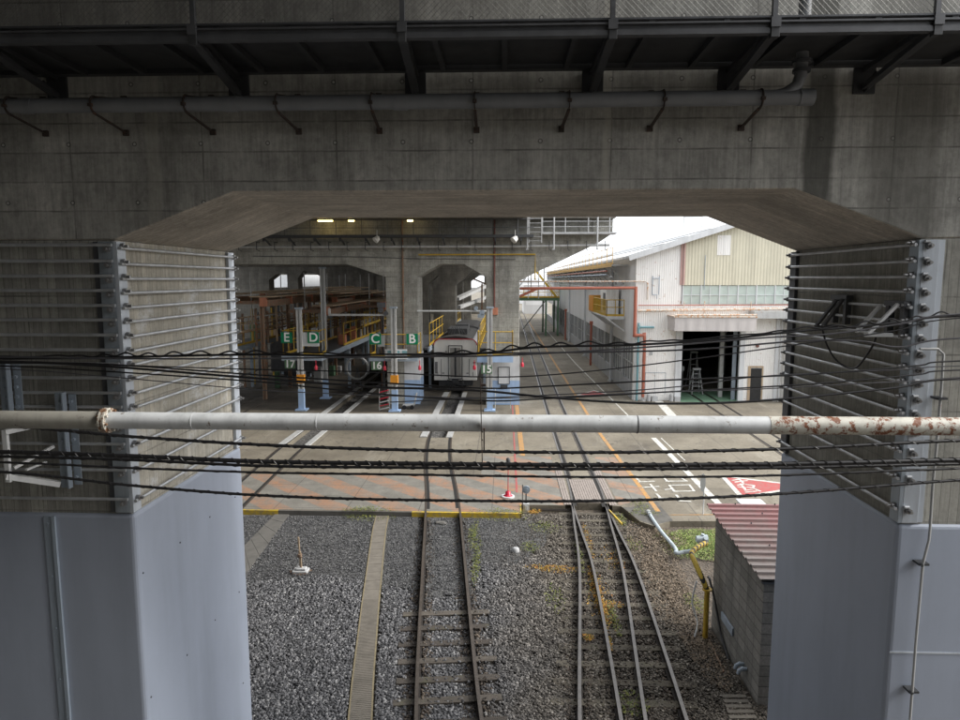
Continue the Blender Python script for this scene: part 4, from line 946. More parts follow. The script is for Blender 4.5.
# further bents behind
for i,(y0,xs) in enumerate(((54,((-4.4,-3.75+.1),(.4,1.4))),(68,((-7.2,-5.2),(-1.2,.7))),(84,((-7.2,-5.2),(-1.2,.7))),(104,((-7.2,-5.2),(-1.2,.7))))):
    if i==0:
        pr=[(-30,11),(-30,8.6),(-9.2,8.6),(-7.6,7.7),(-7.6,0),(-6.2,0),(-6.2,7.2),(-5.4,7.9),(-5.25,7.2),(-5.25,0),(-4.0,0),(-4.0,7.1),(-2.6,8.2),(-1.8,8.2),(-.4,7.3),(-.4,0),(.8,0),(.8,11)]
    elif i==1:
        pr=[(-34,11),(-34,0),(-24.2,0),(-24.2,7.5),(-23.4,8.1),(-22.3,8.1),(-22.2,0),(-21.2,0),(-21.2,7.7),(-20.6,8.4),(-19.6,8.3),(-18.4,7.6),(-18.4,0),(-13.4,0),(-13.4,7.9),(-12.2,7.9),(-12.2,5.9),(-10.2,5.9),(-10.2,8.3),(-9.2,8.3),(-7.3,7.4),(-7.3,0),(-5.3,0),(-5.3,7.3),(-4,8.2),(-2.6,8.2),(-1.3,7.3),(-1.3,0),(.7,0),(.7,11)]
    else:
        pr=[(-40,11),(-40,8.3),(-22,8.3),(-20.5,7.4),(-20.5,0),(-18.5,0),(-18.5,7.4),(-16.5,8.3),(-9.2,8.3),(-7.3,7.4),(-7.3,0),(-5.3,0),(-5.3,7.3),(-4,8.2),(-2.6,8.2),(-1.3,7.3),(-1.3,0),(.7,0),(.7,11)]
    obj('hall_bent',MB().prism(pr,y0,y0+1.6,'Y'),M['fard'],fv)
obj('painted_band',MB().box(-6.05,-5.10,YA-.012,YA-.004,1.5,3.05).box(-5.176,-5.165,YA,YB2,1.5,3.05),M['wpaint'],c1); obj('painted_band',MB().box(-6.05,-5.10,YA-.012,YA-.004,0.02,1.497).box(-5.176,-5.165,YA,YB2,.02,1.497),M['lblue'],c1)
obj('painted_band',MB().box(-.95,.90,YA-.012,YA-.004,1.5,2.95).box(.853,.864,YA,YB2,1.5,2.95),M['wpaint'],c2); obj('painted_band',MB().box(-.95,.90,YA-.012,YA-.004,.02,1.497).box(.853,.864,YA,YB2,.02,1.497),M['lblue'],c2)
# drawn notice and rack on the column
nb=thing('notice_board','white notice board outlined in black on the right painted column','board',(-.1,39.6,.9))
a,b=P(498.5,367,Y=39.64),P(509.5,384,Y=39.64)
obj('board',MB().box(a.x,b.x,39.64,39.67,b.z,a.z),M['wpaint'],nb); obj('outline',MB().bar((a.x,39.63,a.z),(b.x,39.63,a.z),.03).bar((a.x,39.63,b.z),(b.x,39.63,b.z),.03).bar((a.x,39.63,b.z),(a.x,39.63,a.z),.03).bar((b.x,39.63,b.z),(b.x,39.63,a.z),.03).box(a.x+.12,b.x-.12,39.615,39.638,b.z-.28,b.z-.06),M['dark'],nb)
rk=MB()
for x in(-.55,.35): rk.tube([(x,39.2,0),(x,39.2,1.1)],.02,6).tube([(x,38.7,0),(x,38.7,.8)],.02,6).tube([(x,38.7,.8),(x,39.2,1.1)],.02,6)
for z in(.25,.55,.8,1.08): rk.tube([(-.55,39.2,z),(.35,39.2,z)],.016,6)
solo('pipe_rack',rk,M['steelw'],'low rack of thin pale pipes at the foot of the right painted column','rack')
# far walkway and fittings
fw=thing('inspection_walkway','far dark service walkway with thin railing along the top of the hall front','walkway',(-3,38.9,9.8))
obj('walkway_deck',MB().box(-22,1.6,38.35,39.6,9.95,10.02).box(-22,1.6,38.3,38.36,9.9,10.06),M['dark'],fw); obj('walkway_deck',MB().box(2.1,6.3,38.6,39.6,10.1,10.2),M['plinth'],fw)
rl=MB()
for z in(10.45,10.9): rl.tube([(-22,38.33,z),(1.6,38.33,z)],.018,6)
k=-21.5
while k<1.6: rl.tube([(k,38.33,9.95),(k,38.33,11)],.022,6); k+=1.48
obj('railing',rl,M['dark2'],fw)
bk=MB(); k=-21.3
while k<1.5: bk.bar((k,38.4,9.92),(k,39.65,9.5),.07).bar((k,38.4,9.93),(k+.02,38.4,9.7),.09); k+=1.48
obj('bracket',bk,M['dark'],fw)
rl=MB()
for z in(10.5,10.8): rl.tube([(2.1,38.62,z),(6.3,38.62,z)],.02,6)
for x in(2.1,3.4,4.7,5.9): rl.tube([(x,38.62,10.1),(x,38.62,11)],.03,6)
obj('railing',rl,M['plinth'],fw)
ld=MB()
for x in(1.35,2.05): ld.tube([(x,38.5,9.6),(x,38.5,11.1)],.03,6)
for k in range(6): ld.tube([(1.35,38.5,9.7+.25*k),(2.05,38.5,9.7+.25*k)],.018,6)
solo('ladder',ld,M['plinth'],'pale steel ladder rising beside the far walkway, near the bright sky','ladder')
for x,lbl in ((1.25,'pale vertical pole left of the ladder on the far walkway'),(2.75,'pale vertical pole right of the ladder on the far walkway'),(5.2,'pale pole at the outer end of the far walkway')):
    solo('steel_pole',MB().tube([(x,38.45,9.2),(x,38.45,11.2)],.045,8).box(x-.08,x+.08,38.4,38.5,9.2,9.26),M['plinth'],lbl,'pole')
hp=thing('hanging_pipe','long dark pipe on hooks along the front of the far viaduct','pipe',(-8,39.2,9.4))
obj('pipe_run',MB().tube([(-22,39.2,9.42),(1,39.2,9.44),(6,39.2,9.5)],.07,10),M['steelw'],hp)
k=-21
while k<6:
    obj('hook',MB().bar((k,39.12,9.7),(k,39.12,9.25),.035).bar((k,39.12,9.25),(k+.12,39.3,9.2),.03).bar((k,39.12,9.7),(k,39.66,9.7),.035),M['dark'],hp); k+=1.07
yl=MB().tube([(-5.1,39.55,8.98),(1.76,39.55,8.99),(1.76,39.55,7.5)],.045,8)
solo('yellow_pipe',yl,M['yellow'],'thin yellow pipe running over the arch and turning down beside the right column','pipe')
solo('grey_wire',MB().tube([(-15,39.6,8.9),(-9,39.6,8.86),(-5.1,39.6,8.75),(.6,39.6,8.7)],.02,6),M['dark2'],'thin grey conduit under the yellow pipe on the far beam','conduit')
for x,lbl in((-6.05,'dark brown drain pipe running full height down the left painted column'),(-.63,'dark red drain pipe down the right painted column to a red box')):
    solo('down_pipe',MB().tube([(x,39.6,3.0 if x<-3 else 5.9),(x,39.6,11)],.055,10),M['rustpole'] if x<-3 else M['dred'],lbl,'pipe')
solo('junction_box',MB().box(-.80,-.42,39.45,39.69,5.45,5.87),M['brown'],'small red-brown junction box on the front of the right painted column','box',bevel=.02)
for px,lb in((377,'white floodlight on the far beam above the signs C and B'),(515,'white floodlight under the far walkway beside the ladder')):
    q=P(px,238,Y=38.2); t=thing('floodlight',lb,'floodlight',(q.x,q.y,q.z),'floodlights on the far viaduct')
    obj('lamp_head',MB().tube([(q.x-.1,q.y-.1,q.z-.15),(q.x+.05,q.y,q.z),(q.x+.08,q.y+.03,q.z+.1)],[.2,.15,.05],12),M['flood'],t); obj('arm',MB().tube([(q.x,q.y,q.z),(q.x,q.y,q.z+.45)],.025,6),M['steelw'],t)
for px,lb in((325,'wide warm lit lamp at the far ceiling, leftmost'),(351,'small warm lit lamp at the far ceiling, middle of three'),(410,'dim orange lit lamp at the far ceiling, rightmost')):
    q=P(px,219.2,Y=38.6); w=.42 if px==325 else .16
    t=thing('ceiling_lamp',lb,'lamp',(q.x,q.y,q.z),'warm lamps at the far ceiling')
    obj('glowing_tube',MB().box(q.x-w,q.x+w,q.y,q.y+.12,q.z-.12,q.z-.02),M['lamp'],t); obj('housing',MB().box(q.x-w-.1,q.x+w+.1,q.y-.05,q.y+.2,q.z-.02,q.z+.12),M['dark2'],t)
# ------------------------------------------------ work platforms with lettered signs
def railing(t,pts,z0,h=1.1,step=1.5,mat='yellow',r=.028,mid=(.55,)):
    m=MB()
    for a,b in zip(pts,pts[1:]):
        a,b=Vector((a[0],a[1],z0)),Vector((b[0],b[1],z0)); Ln=(b-a).length; n=max(1,round(Ln/step))
        for k in range(n+1):
            p=a.lerp(b,k/n); m.tube([p,p+Vector((0,0,h))],r,6)
        for f in (1,)+tuple(mid): m.tube([a+Vector((0,0,h*f)),b+Vector((0,0,h*f))],r,6)
        m.bar(a+Vector((0,0,.08)),b+Vector((0,0,.08)),.02,.14)
    return obj('railing',m,M[mat],t)
ZP_=3.12
def sign(parent,txt,x,z,y,w=.66,h=.62):
    obj('sign_board',MB().box(x-w/2,x+w/2,y-.03,y,z-h/2,z+h/2),M['green'],parent); lettering(txt,parent,(x,y-.035,z-.0),.72,M['ink'])
def number(parent,txt,x,z,y):
    obj('number_plate',MB().box(x-.31,x+.31,y+.0,y+.02,z-.25,z+.25),M['dgreen'],parent); lettering(txt,parent,(x,y-.006,z),.60,M['ink'])
g1=thing('work_platform','long elevated work platform with the green signs E and D and the number 17','platform',(-11.8,38,0))
obj('deck',MB().box(-12.9,-10.7,38,75,2.98,3.1),M['dark2'],g1); obj('edge_beam',MB().box(-12.92,-10.68,37.9,37.98,2.86,3.14).box(-10.7,-10.6,38,75,2.84,3.14),M['steelb'],g1)
railing(g1,[(-12.85,42),(-12.85,38.05),(-10.75,38.05),(-10.75,39.5)],3.14,1.45,1.1)
railing(g1,[(-10.75,44),(-10.75,75)],3.14,1.5,2.0); railing(g1,[(-12.85,43),(-12.85,75)],3.14,1.5,2.0)
obj('sign_panel',MB().box(-11.75,-10.7,37.97,38.0,3.7,4.5),M['wpaint'],g1)
sign(g1,'E',-12.58,4.2,37.93); sign(g1,'D',-11.02,4.2,37.93); number(g1,'17',-12.42,2.66,37.86)
g2=thing('work_platform','short elevated work platform with the green signs C and B and the number 16','platform',(-6.4,38,0))
obj('deck',MB().box(-7.78,-5.0,37.95,39.6,2.98,3.1).box(-7.6,-5.0,43,75,2.98,3.1),M['dark2'],g2); obj('edge_beam',MB().box(-7.8,-4.98,37.85,37.94,2.86,3.14).box(-5.0,-4.9,43,75,2.84,3.14),M['steelb'],g2)
railing(g2,[(-7.75,39.5),(-7.75,38.0),(-5.02,38.0),(-5.02,39.5)],3.14,1.25,1.35); railing(g2,[(-5.0,44),(-5.0,75)],3.14,1.5,2.2)
sign(g2,'C',-7.42,3.92+.22,37.88); sign(g2,'B',-5.3,4.14,37.88); number(g2,'16',-7.36,2.6,37.8)
obj('display_panel',MB().box(-6.85,-5.6,37.72,37.84,3.0,3.55),M['wpaint'],g2)
for k in range(3): obj('display_window',MB().box(-6.7+.42*k,-6.42+.42*k,37.70,37.718,3.35,3.48),M['teal'],g2)
obj('dash_panel',MB().box(-7.3,-6.9,37.95,37.98,3.7,4.35),M['plinth'],g2)
g3=thing('work_platform','small elevated work platform with yellow railing and the number 15 beside the coach','platform',(-.8,38.6,0))
obj('deck',MB().box(-1.58,-.04+.5,38.3,39.6,2.98,3.1).box(-1.58,-.5,43,75,2.98,3.1),M['dark2'],g3); obj('edge_beam',MB().box(-1.6,.48,38.2,38.29,2.78,3.14),M['lblue'],g3)
obj('toe_board',MB().box(-1.6,.48,38.24,38.28,3.15,3.35),M['yellow'],g3)
railing(g3,[(-1.55,39.5),(-1.55,38.3),(.45,38.3),(.45,39.5)],3.14,1.4,1.0); number(g3,'15',-1.03,2.45,37.6); railing(g3,[(-1.6,43),(-1.6,75)],3.14,1.5,2.2)
g0=thing('work_platform','far left elevated work platform with long yellow railing, deepest in the dark hall','platform',(-18,44,0))
obj('deck',MB().box(-19.6,-17.6,41,78,2.98,3.1),M['dark2'],g0); obj('edge_beam',MB().box(-17.62,-17.5,41,78,2.84,3.14),M['steelb'],g0); railing(g0,[(-17.6,41),(-17.6,78)],3.14,1.5,1.6)
for t,xs in((g0,(-17.8,)),(g1,(-12.7,-10.9)),(g2,(-5.2,)),(g3,(-1.4,))):
    y=46
    while y<74:
        for x in xs: obj('leg',MB().box(x-.09,x+.09,y-.09,y+.09,0,2.975),M['steelb'],t)
        y+=6.5
# overhead gantries: posts, beams with red-brown stop blocks, tan boards
def gantry(name,label,x,z,ys,y1,postx,zp,tan=True):
    t=thing(name,label,'gantry',(x,ys[0],0))
    obj('beam',MB().box(x-.12,x+.12,ys[0],y1,z-.45,z-.05),M['rustpole'],t)
    if tan: obj('top_board',MB().box(x-1.0,x+.35,ys[0]+.2,y1,z+.12,z+.2),M['tan'],t)
    for y in ys:
        obj('stop_block',MB().box(x-.18,x+.22,y-.3,y-.05,z-.42,z+.12),M['brown'],t)
        obj('post',MB().box(postx-.11,postx-.03,y-.1,y+.1,0 if zp==0 else zp,z-.45).box(postx+.03,postx+.11,y-.1,y+.1,0 if zp==0 else zp,z-.45).box(postx-.03,postx+.03,y-.02,y+.02,0 if zp==0 else zp,z-.45),M['rustpole'],t)
        obj('cross_tie',MB().box(x-2.6,x+.1,y+.1,y+.22,z-.3,z-.1),M['rustpole'],t)
    return t
gantry('overhead_gantry','rusty overhead gantry with red-brown blocks and tan boards, highest and leftmost',-14.95,6.3,[41,46,51,57,64],74,-15.1,0)
gantry('overhead_gantry','rusty overhead gantry above the platform with signs E and D',-11.7,5.65,[43.5,48.5,55,62],74,-11.85,3.1)
gantry('overhead_gantry','rusty overhead gantry just left of the column with the signs C and B',-8.6,5.85,[47,54,61],74,-8.7,0)
gantry('overhead_gantry','dark overhead gantry along the left edge of the hall',-19.0,6.35,[44,52,60],76,-19.1,0)
gantry('overhead_gantry','rusty overhead gantry between the leftmost gantry and the platform with signs E and D',-13.3,6.05,[52,58,66],75,-13.4,0)
gantry('overhead_gantry','low rusty overhead gantry deepest along the track right of the sign D',-10.4,5.7,[57,63,69],75,-10.5,0)
for i,(x,y0_,y1_,z_) in enumerate(((-16.9,42,76,4.3),(-13.9,44,76,4.4),(-10.2,48,76,4.35))):
    t=thing('handrail_line',['long thin handrail high in the hall, leftmost','long thin handrail high in the hall, left of the signs','long thin handrail high in the hall, above the pit between D and C'][i],'railing',(x,y0_,3.2)); railing(t,[(x,y0_),(x,y1_)],z_-.2,1.0,1.4,'tan' if i==0 else 'yellow',.03)
    obj('hanger',(lambda m:[m.tube([(x,yy,z_-.2),(x,yy,8.0)],.035,6) for yy in range(int(y0_)+2,int(y1_),6)] and m)(MB()),M['steelw'],t)
def rack(x,y0_,y1_,z0_,z1_,label,mats,step=1.3):
    t=thing('pipe_rack',label,'rack',(x,y0_,0)); y=y0_; k=0
    while y<y1_:
        j=random.uniform(-.12,.12); obj('upright',MB().box(x+j-.06,x+j+.06,y-.06,y+.06,z0_,z1_-random.uniform(0,.8)),M[mats[k%len(mats)]],t); y+=step*random.uniform(.8,1.25); k+=1
    for z in (z0_+.9,(z0_+z1_)/2,z1_-.9):
        obj('cross_pipe',MB().tube([(x,y0_,z),(x,y1_,z+.02)],.05,6),M[mats[int(z)%len(mats)]],t)
rack(-16.2,43,72,3.2,6.0,'rack of brown uprights and pipes in the left hall bay, left of the signs',('rustpole','steelw','rustpole','tan'))
rack(-18.2,44,74,0,5.8,'rack of dark uprights along the far left platform',('dark2','rustpole','yellow'),1.6)
rack(-13.0,46,72,3.2,5.4,'rack of grey uprights and pipes behind the sign E',('steelw','rustpole','steelb'))
rack(-10.9,50,72,3.2,5.3,'rack of rusty uprights behind the sign D',('rustpole','steelw','tan'))
rack(-8.0,44,72,0,5.4,'rack of uprights left of the left painted column',('dark2','rustpole','steelw'),1.9)
rng2=random.Random(5)
for k in range(34):
    x=rng2.choice((-18.4,-15.9,-12.6,-11.5,-11.1,-7.4,-13.6)); y=rng2.uniform(43,64); z=3.105 if x in(-18.4,-12.6,-11.5,-11.1,-7.4) else 0.01; w_=rng2.uniform(.2,.55); h_=rng2.uniform(.4,1.3)
    m=MB().box(x-w_/2,x+w_/2,y,y+w_,z,z+h_).box(x-w_/2+.04,x+w_/2-.04,y-.02,y-.001,z+.08,z+h_-.08)
    solo('equipment_cabinet',m,M[rng2.choice(('steelb','rustpole','plinth','dgreen','tan','steelw','brown'))],'small equipment cabinet among the racks of the dark depot hall','cabinet','equipment cabinets in the depot hall')
for k,(x,y,z) in enumerate(((-12.2,46,6.55),(-14.2,52,6.75),(-16.0,44,6.6),(-10.9,58,6.3))):
    solo('walkboard',MB().box(x-.8,x+.8,y,y+14,z,z+.07).box(x-.8,x-.75,y,y+14,z+.07,z+.16),M['tan'],['tan boarded catwalk above the platform with signs E and D','tan boarded catwalk deeper in the left bay','tan boarded catwalk highest at the far left of the hall','tan boarded catwalk deepest, left of the left painted column'][k],'catwalk')
# tall paired posts in front
def ppost(x,y,z1,label,z0=0,collar=True,thin=.0):
    t=thing('steel_post',label,'post',(x,y,z0))
    obj('shaft',MB().box(x-.15,x-.04,y-.1,y+.1,z0,z1).box(x+.04,x+.15,y-.1,y+.1,z0,z1).box(x-.06,x+.06,y-.02,y+.02,z0,z1),M['steelw'],t)
    obj('base_plate',MB().box(x-.32,x+.32,y-.3,y+.3,.004,.08),M['lblue'],t)
    obj('blue_sleeve',MB().box(x-.165,x+.165,y-.12,y+.12,.09,1.25),M['lblue'],t)
    if collar: obj('orange_label',MB().box(x-.21,x+.21,y-.15,y+.15,1.6,2.1),M['orange'],t)
    obj('top_cap',MB().box(x-.2,x+.2,y-.18,y+.18,z1,z1+.1),M['steelb'],t)
ppost(-11.75,37.7,5.85,'pale steel post with an orange label, in front of the sign D')
ppost(-11.4,41.6,8.2,'taller pale steel post just behind and right of the sign D',collar=False)
ppost(-6.3,37.55,5.9,'pale steel post with an orange label between the signs C and B')
ppost(-.85,37.9,5.9,'pale steel post left of the notice board on the right painted column',collar=False)
cbm=thing('cable_beam','grey horizontal beam with pulleys reaching from the hall to the left painted column','beam',(-9,40,5.6))
obj('beam',MB().box(-10.4,-7.0,39.0,39.12,5.4,5.52).box(-10.42,-10.3,39.0,39.12,5.5,5.85),M['steelw'],cbm); obj('pulley',MB().tube([(-7.3,38.9,5.75),(-7.3,39.1,5.75)],.16,12).tube([(-7.0,38.9,5.55),(-7.0,39.1,5.55)],.13,12).box(-7.5,-7.0,38.95,39.05,5.9,6.2),M['dark2'],cbm)
wb=thing('tension_bar','white horizontal bar with pulleys spanning the arch above the coach','bar',(-3.2,39.5,5.6))
obj('bar',MB().tube([(-5.2,39.4,5.68),(-1.1,39.4,5.68)],.05,8),M['white'],wb); obj('pulley',MB().tube([(-1.35,39.2,5.6),(-1.35,39.4,5.6)],.15,12).tube([(-1.7,39.2,5.85),(-1.7,39.4,5.85)],.12,12).box(-1.6,-1.2,39.2,39.36,5.3,5.5),M['steelb'],wb)
# clutter at post feet
br=thing('safety_barrier','folded red and white striped barrier at the foot of the left painted column','barrier',(-6.9,37.6,0))
mm=MB();mr=MB()
for k in range(6):
    z=.1+.2*k; (mr if k%2 else mm).bar((-7.15,37.6,z),(-6.65,37.5,z+.14),.14,.05)
obj('white_stripes',mm,M['wpaint'],br); obj('red_stripes',mr,M['redlamp'],br); obj('stand',MB().tube([(-7.2,37.6,0),(-7.2,37.6,1.3)],.025,6).tube([(-6.6,37.5,0),(-6.6,37.5,1.3)],.025,6),M['steelw'],br)
hc=thing('hand_cart','small pale hand cart parked before the left painted column','cart',(-5.6,38.3,0))
obj('frame',MB().tube([(-5.95,38.2,.2),(-5.3,38.2,.2),(-5.15,38.2,.9)],.03,6).tube([(-5.95,38.6,.2),(-5.3,38.6,.2),(-5.15,38.6,.9)],.03,6).tube([(-5.15,38.2,.9),(-5.15,38.6,.9)],.03,6).box(-5.95,-5.3,38.2,38.6,.2,.26),M['steelw'],hc)
for x in(-5.85,-5.4): obj('wheel',MB().tube([(x,38.12,.12),(x,38.18,.12)],.12,14),M['cable'],hc)
cb_=thing('control_cabinet','white control box on a thin stand behind the post with the orange label','cabinet',(-12.1,40.6,0))
obj('box',MB().box(-12.9,-12.4,40.5,40.8,1.5,1.95),M['wpaint'],cb_,.02); obj('stand',MB().box(-12.7,-12.6,40.6,40.7,0,1.5),M['steelb'],cb_)
hr=thing('hose_reel','large grey hose reel beside the pit in the dark hall, under the work platform','reel',(-10.6,46,0))
hr_c=Vector((-10.1,45,1.5))
obj('hose_coil',MB().tube([hr_c+Vector((.75*math.cos(t),0,.75*math.sin(t))) for t in [k*math.pi/12 for k in range(24)]],.08,8,closed=True),M['steelw'],hr); obj('stand',MB().bar(hr_c-Vector((.3,0,1.5)),hr_c,.08).bar(hr_c-Vector((-.3,0,1.5)),hr_c,.08),M['dark2'],hr)
for x,y in((-12.9,37.9),):
    pass
rd=[(-6.9,37.8),(-4.9,38.0),(1.05,39.6),(-1.75,38.2),(-10.9,37.85)]
for i,(x,y) in enumerate(rd):
    solo('beacon',MB().tube([(x,y,2.35),(x,y,2.55),(x,y,2.62)],[.09,.09,.03],10).tube([(x,y,2.62),(x,y,2.9)],.02,6),M['redlamp'],['small red beacon left of the number 16','small red beacon right of the sign B','small red beacon on the right edge of the right painted column','small red beacon left of the number 15','small red beacon under the sign D'][i],'beacon','red beacons under the platforms')
# inside handrail over coach, stair member
sm=thing('slanting_conveyor','pale slanting steel gutter high in the hall behind the arch','gutter',(-2,60,7))
obj('trough',MB().bar((-4.1,56.5,5.9),(1.0,75,8.3),.5,.25).bar((-3.9,56.5,5.2),(-2.2,85,5.4),.3,.3),M['steelw'],sm); obj('frame',MB().bar((-1.4,57,7.5),(-1.4,57,4),.18).bar((-2.7,57,7.6),(-1.0,57,6.9),.14).bar((-2.0,58,7.2),(-2.0,58,4.5),.14),M['rustpole'],sm)
# hall back wall blocks and dark side wall
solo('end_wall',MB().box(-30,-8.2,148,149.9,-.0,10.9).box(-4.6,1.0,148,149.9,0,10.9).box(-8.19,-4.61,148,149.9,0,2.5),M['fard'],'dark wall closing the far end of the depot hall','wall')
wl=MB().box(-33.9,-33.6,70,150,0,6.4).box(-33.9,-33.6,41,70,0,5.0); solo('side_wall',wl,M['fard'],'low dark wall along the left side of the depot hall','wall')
bl=MB().box(-140,-36,115,130,0,15); solo('neighbouring_building',bl,M['wpaint'],'pale sunlit building seen through the left hall opening','building')
# roof louvre glimpsed right of col
# ================================================================== COACH
TX,TY=-3.34,44.7
ch=thing('railway_coach','white railway coach end with a grey gangway door, standing over the inspection pit','railway coach',(TX,TY,0))
def sec(w,hb,ht,r=.55):
    pts=[(-w,hb),(-w,ht-r)]+[(-w+r*1.2*(1-math.cos(t)),ht-r+r*math.sin(t)) for t in [k*math.pi/12 for k in range(1,6)]]
    pts+=[(-x,z) for x,z in pts[::-1]]; return pts
s_=[(TX+x,z) for x,z in sec(1.46,.72,3.55,.42)]
cbd=obj('body',MB().prism(s_,TY,TY+19.5,'Y'),[M['trainw'],M['traing']],ch,.05)
for p in cbd.data.polygons:
    if abs(p.normal.y)<.5: p.material_index=1  # sides greyed: shade of the dark hall painted into them
s2=[(TX+x*.96,z) for x,z in [(-1.46,3.25),(-1.2,3.52),(-.7,3.68),(0,3.74),(.7,3.68),(1.2,3.52),(1.46,3.25)]]
obj('roof',MB().prism(s2,TY+.12,TY+19.4,'Y'),M['black'],ch)  # roof coloured black to stand in for the hall's shade
rl=MB(); rr=[(TX+x*1.005,z+.012) for x,z in sec(1.46,.72,3.55,.42)][1:-1]
for a,b in zip(rr,rr[1:]): rl.bar((a[0],TY-.0,a[1]),(b[0],TY-.0,b[1]),.045,.07,(0,1,0))
obj('red_line',rl,M['trainr'],ch)
dr=MB().box(TX-.34,TX-.07,TY-.035,TY-.002,.95,2.95).box(TX+.07,TX+.34,TY-.035,TY-.002,.95,2.95)
obj('gangway_door',dr,M['gangway'],ch)
fr=MB().bar((TX-.46,TY-.05,.85),(TX-.46,TY-.05,3.1),.05).bar((TX+.46,TY-.05,.85),(TX+.46,TY-.05,3.1),.05).bar((TX-.46,TY-.05,3.1),(TX+.46,TY-.05,3.1),.05).bar((TX-.46,TY-.05,.85),(TX+.46,TY-.05,.85),.06); fr.box(TX-.065,TX+.065,TY-.03,TY-.004,.95,2.95)
obj('gangway_frame',fr,M['dark'],ch)
fd=MB()
for s in(-1,1):
    fd.bar((TX+s*.95,TY-.02,.95),(TX+s*.95,TY-.02,2.2),.03).bar((TX+s*1.2,TY-.02,1.3),(TX+s*1.2,TY-.02,1.0),.03).box(TX+s*1.38,TX+s*1.2,TY-.05,TY-.005,1.9 if s>0 else 1.2,2.0).box(TX+s*.9,TX+s*.75,TY-.04,TY-.003,1.2,1.26)
    fd.tube([(TX+s*.62,TY-.05,2.7),(TX+s*.62,TY-.0,2.7)],.05,8)
obj('grab_rail',fd,M['traing'],ch)
cpd=MB().box(TX-.22,TX+.22,TY-.35,TY+.05,.55,.85).box(TX-.12,TX+.12,TY-.55,TY-.35,.6,.8).tube([(TX-.5,TY-.02,.8),(TX-.55,TY-.2,.5),(TX-.4,TY-.05,.35)],.03,6).tube([(TX+.5,TY-.02,.8),(TX+.55,TY-.2,.5),(TX+.4,TY-.05,.35)],.03,6)
obj('coupler',cpd,M['dark'],ch)
obj('underframe',MB().box(TX-1.15,TX+1.15,TY+.2,TY+19,.35,.72),M['dark'],ch)
for yb in(TY+1.6,TY+3.7,TY+15,TY+17):
    for s in(-1,1): obj('wheel',MB().tube([(TX+s*.5,yb,.43),(TX+s*.62,yb,.43)],.42,20),M['rail'],ch)
eq=MB().box(TX-.7,TX+.7,TY+2,TY+5,3.74,4.1).box(TX-.5,TX+.5,TY+7,TY+9,3.74,4.05)
for k in range(7): eq.bar((TX-.6+.2*k,TY+1.5,3.74),(TX-.3+.1*k,TY+1.6,4.25),.03)
obj('roof_equipment',eq,M['dark'],ch)
c2_=thing('railway_coach','dark coach with yellow stripes standing far left in the hall, its wheels in shadow','railway coach',(-15.4,47,0))
obj('body',MB().prism([(-16.8,.95),(-16.8,2.95),(-16.2,3.2),(-14.6,3.2),(-14.0,2.95),(-14.0,.95)],47,67,'Y'),M['dark2'],c2_)
for k in range(8): obj('yellow_stripe',MB().box(-13.998,-13.98,47.6+2.4*k,49+2.4*k,1.9,2.1),M['yellow'],c2_)
for yb in(49,51.1,62,64.1):
    for s in(-1,1): obj('wheel',MB().tube([(-15.4+s*.56,yb,.43),(-15.4+s*.68,yb,.43)],.42,20).tube([(-15.4+s*.7,yb,.43),(-15.4+s*.9,yb,.43)],.16,12),M['steelb'],c2_)
obj('bogie_frame',MB().box(-14.75,-14.55,48,52.2,.4,.65).box(-14.75,-14.55,61,65.2,.4,.65).box(-16,-14.8,47.3,66.5,.6,.95),M['dark'],c2_)
# ================================================================== WORKSHOP
GY=41.7; BX=8.05; RX=17.8; RZ=12.1; EZ=8.98; slope=(RZ-EZ)/(RX-BX); XE=2*RX-BX
ws=thing('workshop_building','white and cream corrugated workshop with a tall open doorway, right of the road','building',(BX,GY,0))
zr=lambda x:EZ+slope*(x-BX) if x<RX else EZ+slope*(XE-x)
T=.25
wm=MB().box(BX,10.85,GY,GY+T,0,7.18).box(10.85,14.6,GY,GY+T,4.42,6.02).box(14.6,XE,GY,GY+T,0,6.02)
wm.prism([(BX,7.181),(10.92,7.181),(10.92,zr(10.92)),(BX,EZ)],GY,GY+T,'Y')
obj('white_wall',wm,M['wall_w'],ws)
obj('upper_cladding',MB().prism([(10.921,7.181),(XE,7.181),(XE,EZ),(RX,RZ),(10.921,zr(10.921))],GY-.04,GY+T,'Y'),M['wall_y'],ws)
obj('pale_sheet',MB().box(12.9,13.7,GY-.065,GY-.042,9.0,10.2),M['wall_w'],ws)
obj('ladder_frame',MB().tube([(12.2,GY-.08,6.9),(12.2,GY-.08,9.0)],.02,6),M['steelb'],ws)
# window strip
x=10.95
k=0
while x<17.9:
    w_=obj('window',MB().box(x,x+1.06,GY+.02,GY+.08,6.04,7.16),M['glassg'],ws)
    obj('frame',MB().box(x-.06,x+.0,GY-.05,GY+.1,6.02,7.18).box(x,x+1.06,GY-.02,GY+.015,6.56,6.60).box(x+.5,x+.53,GY-.01,GY+.018,6.04,7.16),M['wpaint'],w_); x+=1.12; k+=1
obj('white_wall',MB().box(x-.05,XE,GY,GY+T,6.021,7.18),M['wall_w'],ws)
obj('corner_pipe',MB().tube([(10.93,GY-.12,7.2),(10.93,GY-.12,zr(10.9)-.1)],.06,8).box(10.72,10.86,GY-.07,GY-.041,7.2,zr(10.8)-.05),M['pink'],ws)
